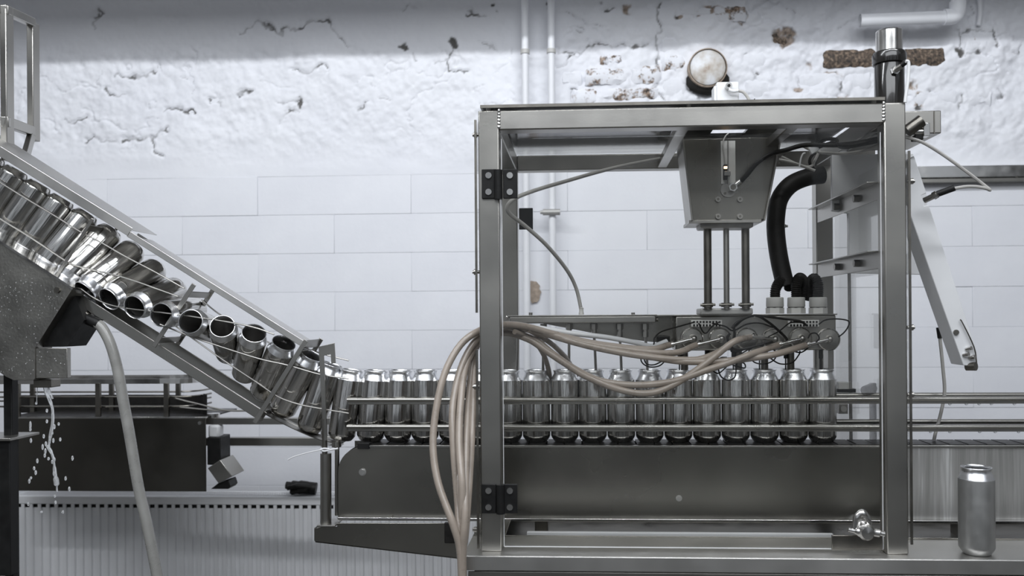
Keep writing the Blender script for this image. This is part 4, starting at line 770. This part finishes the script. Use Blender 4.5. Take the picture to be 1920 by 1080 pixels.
for k, pts in enumerate(CB): single('loom_cable', MB().tube(pp(pts, (.26 + .01 * k, .09) if k < 3 else .28 + .01 * k), .0042 if k < 2 else .0034, 8, 6), 'black_rubber' if k in (0, 1, 6) else 'tube_grey', CN[k], 'cable', 'cables under the enclosure roof')
a = P(1526, 280, .255); single('cable_tag', MB().obox(a, (.009, 0, .005), (0, .004, 0), (-.0035, 0, .0065)), 'white_plastic', 'small white tag on the cable loom', 'tag', bevel=.001)
mb = MB().tube(pp([(1499, 312), (1502, 296), (1506, 288), (1510, 287)], .25), .0018, 6, 5); single('cable_tie', mb, 'white_plastic', 'white cable tie curling at the left loom tail', 'cable tie')
# thin black wires in front of the manifold
WR = [([(1302, 604), (1270, 613), (1240, 622), (1227, 634), (1226, 645), (1216, 652), (1212, 664)], 'black twisted wire from the left terminal block to spray bar'), ([(1310, 606), (1318, 622), (1325, 624), (1335, 612), (1350, 603)], 'short black wire dipping between the first two valves'),
      ([(1335, 606), (1360, 612), (1375, 620), (1400, 608), (1425, 606), (1450, 614)], 'black wire arching over the third valve'), ([(1372, 615), (1384, 603), (1410, 592), (1440, 594), (1470, 598), (1500, 602), (1512, 610)], 'thick black wire loom arching to the right terminal block'),
      ([(1378, 612), (1395, 598), (1418, 592), (1442, 605), (1462, 622), (1474, 634), (1476, 640)], 'black wire crossing down to the fifth valve'), ([(1440, 632), (1462, 620), (1480, 606), (1495, 604), (1508, 606)], 'black wire rising from fourth valve to the right terminal block'),
      ([(1535, 608), (1548, 600), (1570, 598), (1591, 602), (1590, 613), (1582, 624), (1572, 632)], 'black wire looping out past the manifold right end'), ([(1376, 612), (1377, 630), (1372, 650), (1376, 660), (1410, 650), (1440, 642)], 'black wire hanging between third and fourth valves'),
      ([(1404, 652), (1406, 668), (1416, 680), (1436, 682), (1452, 674), (1455, 660), (1440, 652), (1420, 648), (1404, 656)], 'thin black wire loop hanging below the fourth valve'), ([(1442, 670), (1462, 682), (1485, 680), (1498, 665), (1500, 658)], 'thin black wire sagging under the fifth valve'),
      ([(1332, 692), (1346, 700), (1360, 690), (1368, 682), (1378, 686), (1396, 690), (1396, 682), (1386, 678)], 'thin black wire tangle above the eighth can'), ([(1363, 670), (1350, 672), (1347, 690), (1352, 706), (1366, 713), (1378, 706), (1381, 685), (1384, 668), (1402, 656)], 'thin black wire hanging low over the ninth can'),
      ([(1200, 664), (1204, 680), (1218, 688), (1236, 686), (1248, 676)], 'outer loop of thin black wire under the spray bar end'), ([(1206, 668), (1212, 682), (1226, 684), (1240, 678)], 'inner loop of thin black wire under the spray bar end'), ([(1369, 625), (1364, 635), (1372, 652), (1390, 655), (1420, 648), (1448, 640)], 'black wire bundle resting on the crossing hose'),
      ([(1515, 634), (1520, 626), (1530, 625), (1536, 634), (1530, 642)], 'small black wire loop between the fifth and last valves'), ([(1480, 656), (1500, 661), (1512, 655), (1518, 648)], 'short black wire below the last hose clamp')]
for k, (pts, lab) in enumerate(WR):
    yb = YF - .035 - .004 * (k % 4) - (.035 if k in (10, 11, 14) else 0); single('wire', MB().tube(pp(pts, (yb, yb + .012)), .0029 if k in (3, 4, 7, 14) else .0017, 6, 6), 'black_rubber', lab, 'wire', 'black wires at the filling head')
# ------------------------------------------------------------------ right-hand attachments
t = thing('valve_box', 'steel box with air fittings on right of the enclosure top', 'box', P(1735, 275, .20))
part(t, 'casing', MB().pbox(1640, 208, 1765, 251, .10, .28), 'steel', .002); part(t, 'seam', MB().pbox(1751, 208, 1753, 251, .0985, .1), 'steel_dark')
part(t, 'air_silencer', MB().cyl(P(1700, 246, .075), P(1728, 226, .07), .013, 16), 'steel_dark'); part(t, 'fitting', MB().pbox(1732, 230, 1744, 255, .07, .09).cyl(P(1714, 247, .08), P(1736, 247, .08), .0075), 'steel_bright', .001)
part(t, 'plug', MB().pbox(1716, 252, 1732, 262, .075, .10), 'black_plastic', .002)
single('sensor_cable', MB().tube(pp([(1690, 256), (1706, 259), (1730, 267), (1765, 288), (1810, 320), (1840, 343), (1856, 356), (1848, 353), (1830, 350), (1810, 350), (1786, 354)], [.08, .06]), .0034, 8, 6), 'tube_grey', 'thin grey cable arching out right of the enclosure', 'cable')
t = thing('proximity_sensor', 'small barrel sensor with black plug on the white arm', 'sensor', P(1745, 372, .09))
part(t, 'barrel', MB().cyl(P(1733, 376, .09), P(1760, 363, .07), .006), 'steel'); part(t, 'plug', MB().cyl(P(1757, 364, .072), P(1790, 352, .06), .0065), 'black_plastic'); part(t, 'nut', MB().hexa(P(1750, 368, .078), P(1757, 364, .073), .008), 'steel_bright')
t = thing('white_arm', 'white plastic slanting arm hanging right of the enclosure', 'arm', P(1820, 690, .14))
part(t, 'upper_board', MB().prism([(1560, 290), (1712, 288), (1736, 358), (1738, 372), (1742, 515), (1592, 512), (1592, 400), (1560, 395)], .30, .312), 'white_plastic', .001)
part(t, 'beam', MB().prism([(1704, 300), (1714, 292), (1737, 362), (1728, 366), (1733, 386), (1742, 384), (1832, 660), (1834, 688), (1806, 685), (1704, 395)], .13, .19), 'white_plastic', .0015)
q = P(1792, 623, .13); part(t, 'bolt', MB().cyl(q, q + Vector((0, -.004, 0)), .0055), 'steel_dark')
for (x, y) in ((1812, 655), (1807, 666), (1818, 671)): q = P(x, y, .13); part(t, 'pin', MB().cyl(q, q + Vector((.006, -.010, .003)), .0042), 'steel_bright')
part(t, 'edge_wire', MB().tube(pp([(1800, 600), (1804, 604), (1826, 650), (1831, 680)], .125), .0014, 6, 4), 'steel_dark'); part(t, 'tip_roller', MB().cyl(P(1812, 687, .14), P(1830, 687, .125), .009), 'steel_dark')
part(t, 'steel_backing', MB().pbox(1590, 256, 1642, 512, .315, .325), 'steel', .001)
single('drop_cable', MB().tube(pp([(1761, 620), (1763, 640), (1768, 690), (1771, 735), (1764, 775), (1755, 808), (1751, 826)], .34), .0042, 8, 6), 'tube_grey', 'grey cable hanging down behind the right guide rails', 'cable')
single('cable_plug', MB().cyl(P(1760, 614, .34), P(1763, 634, .34), .006), 'black_plastic', 'small black plug on top of the cable behind rails', 'plug')
# satin can on the base
q = P(1831, 1036, .0); can((PX(1831, .012, 960), .012, ZT + .0005), (0, 0, 1), 'single satin grey can standing alone on base table at right', None, SAT, SATN)
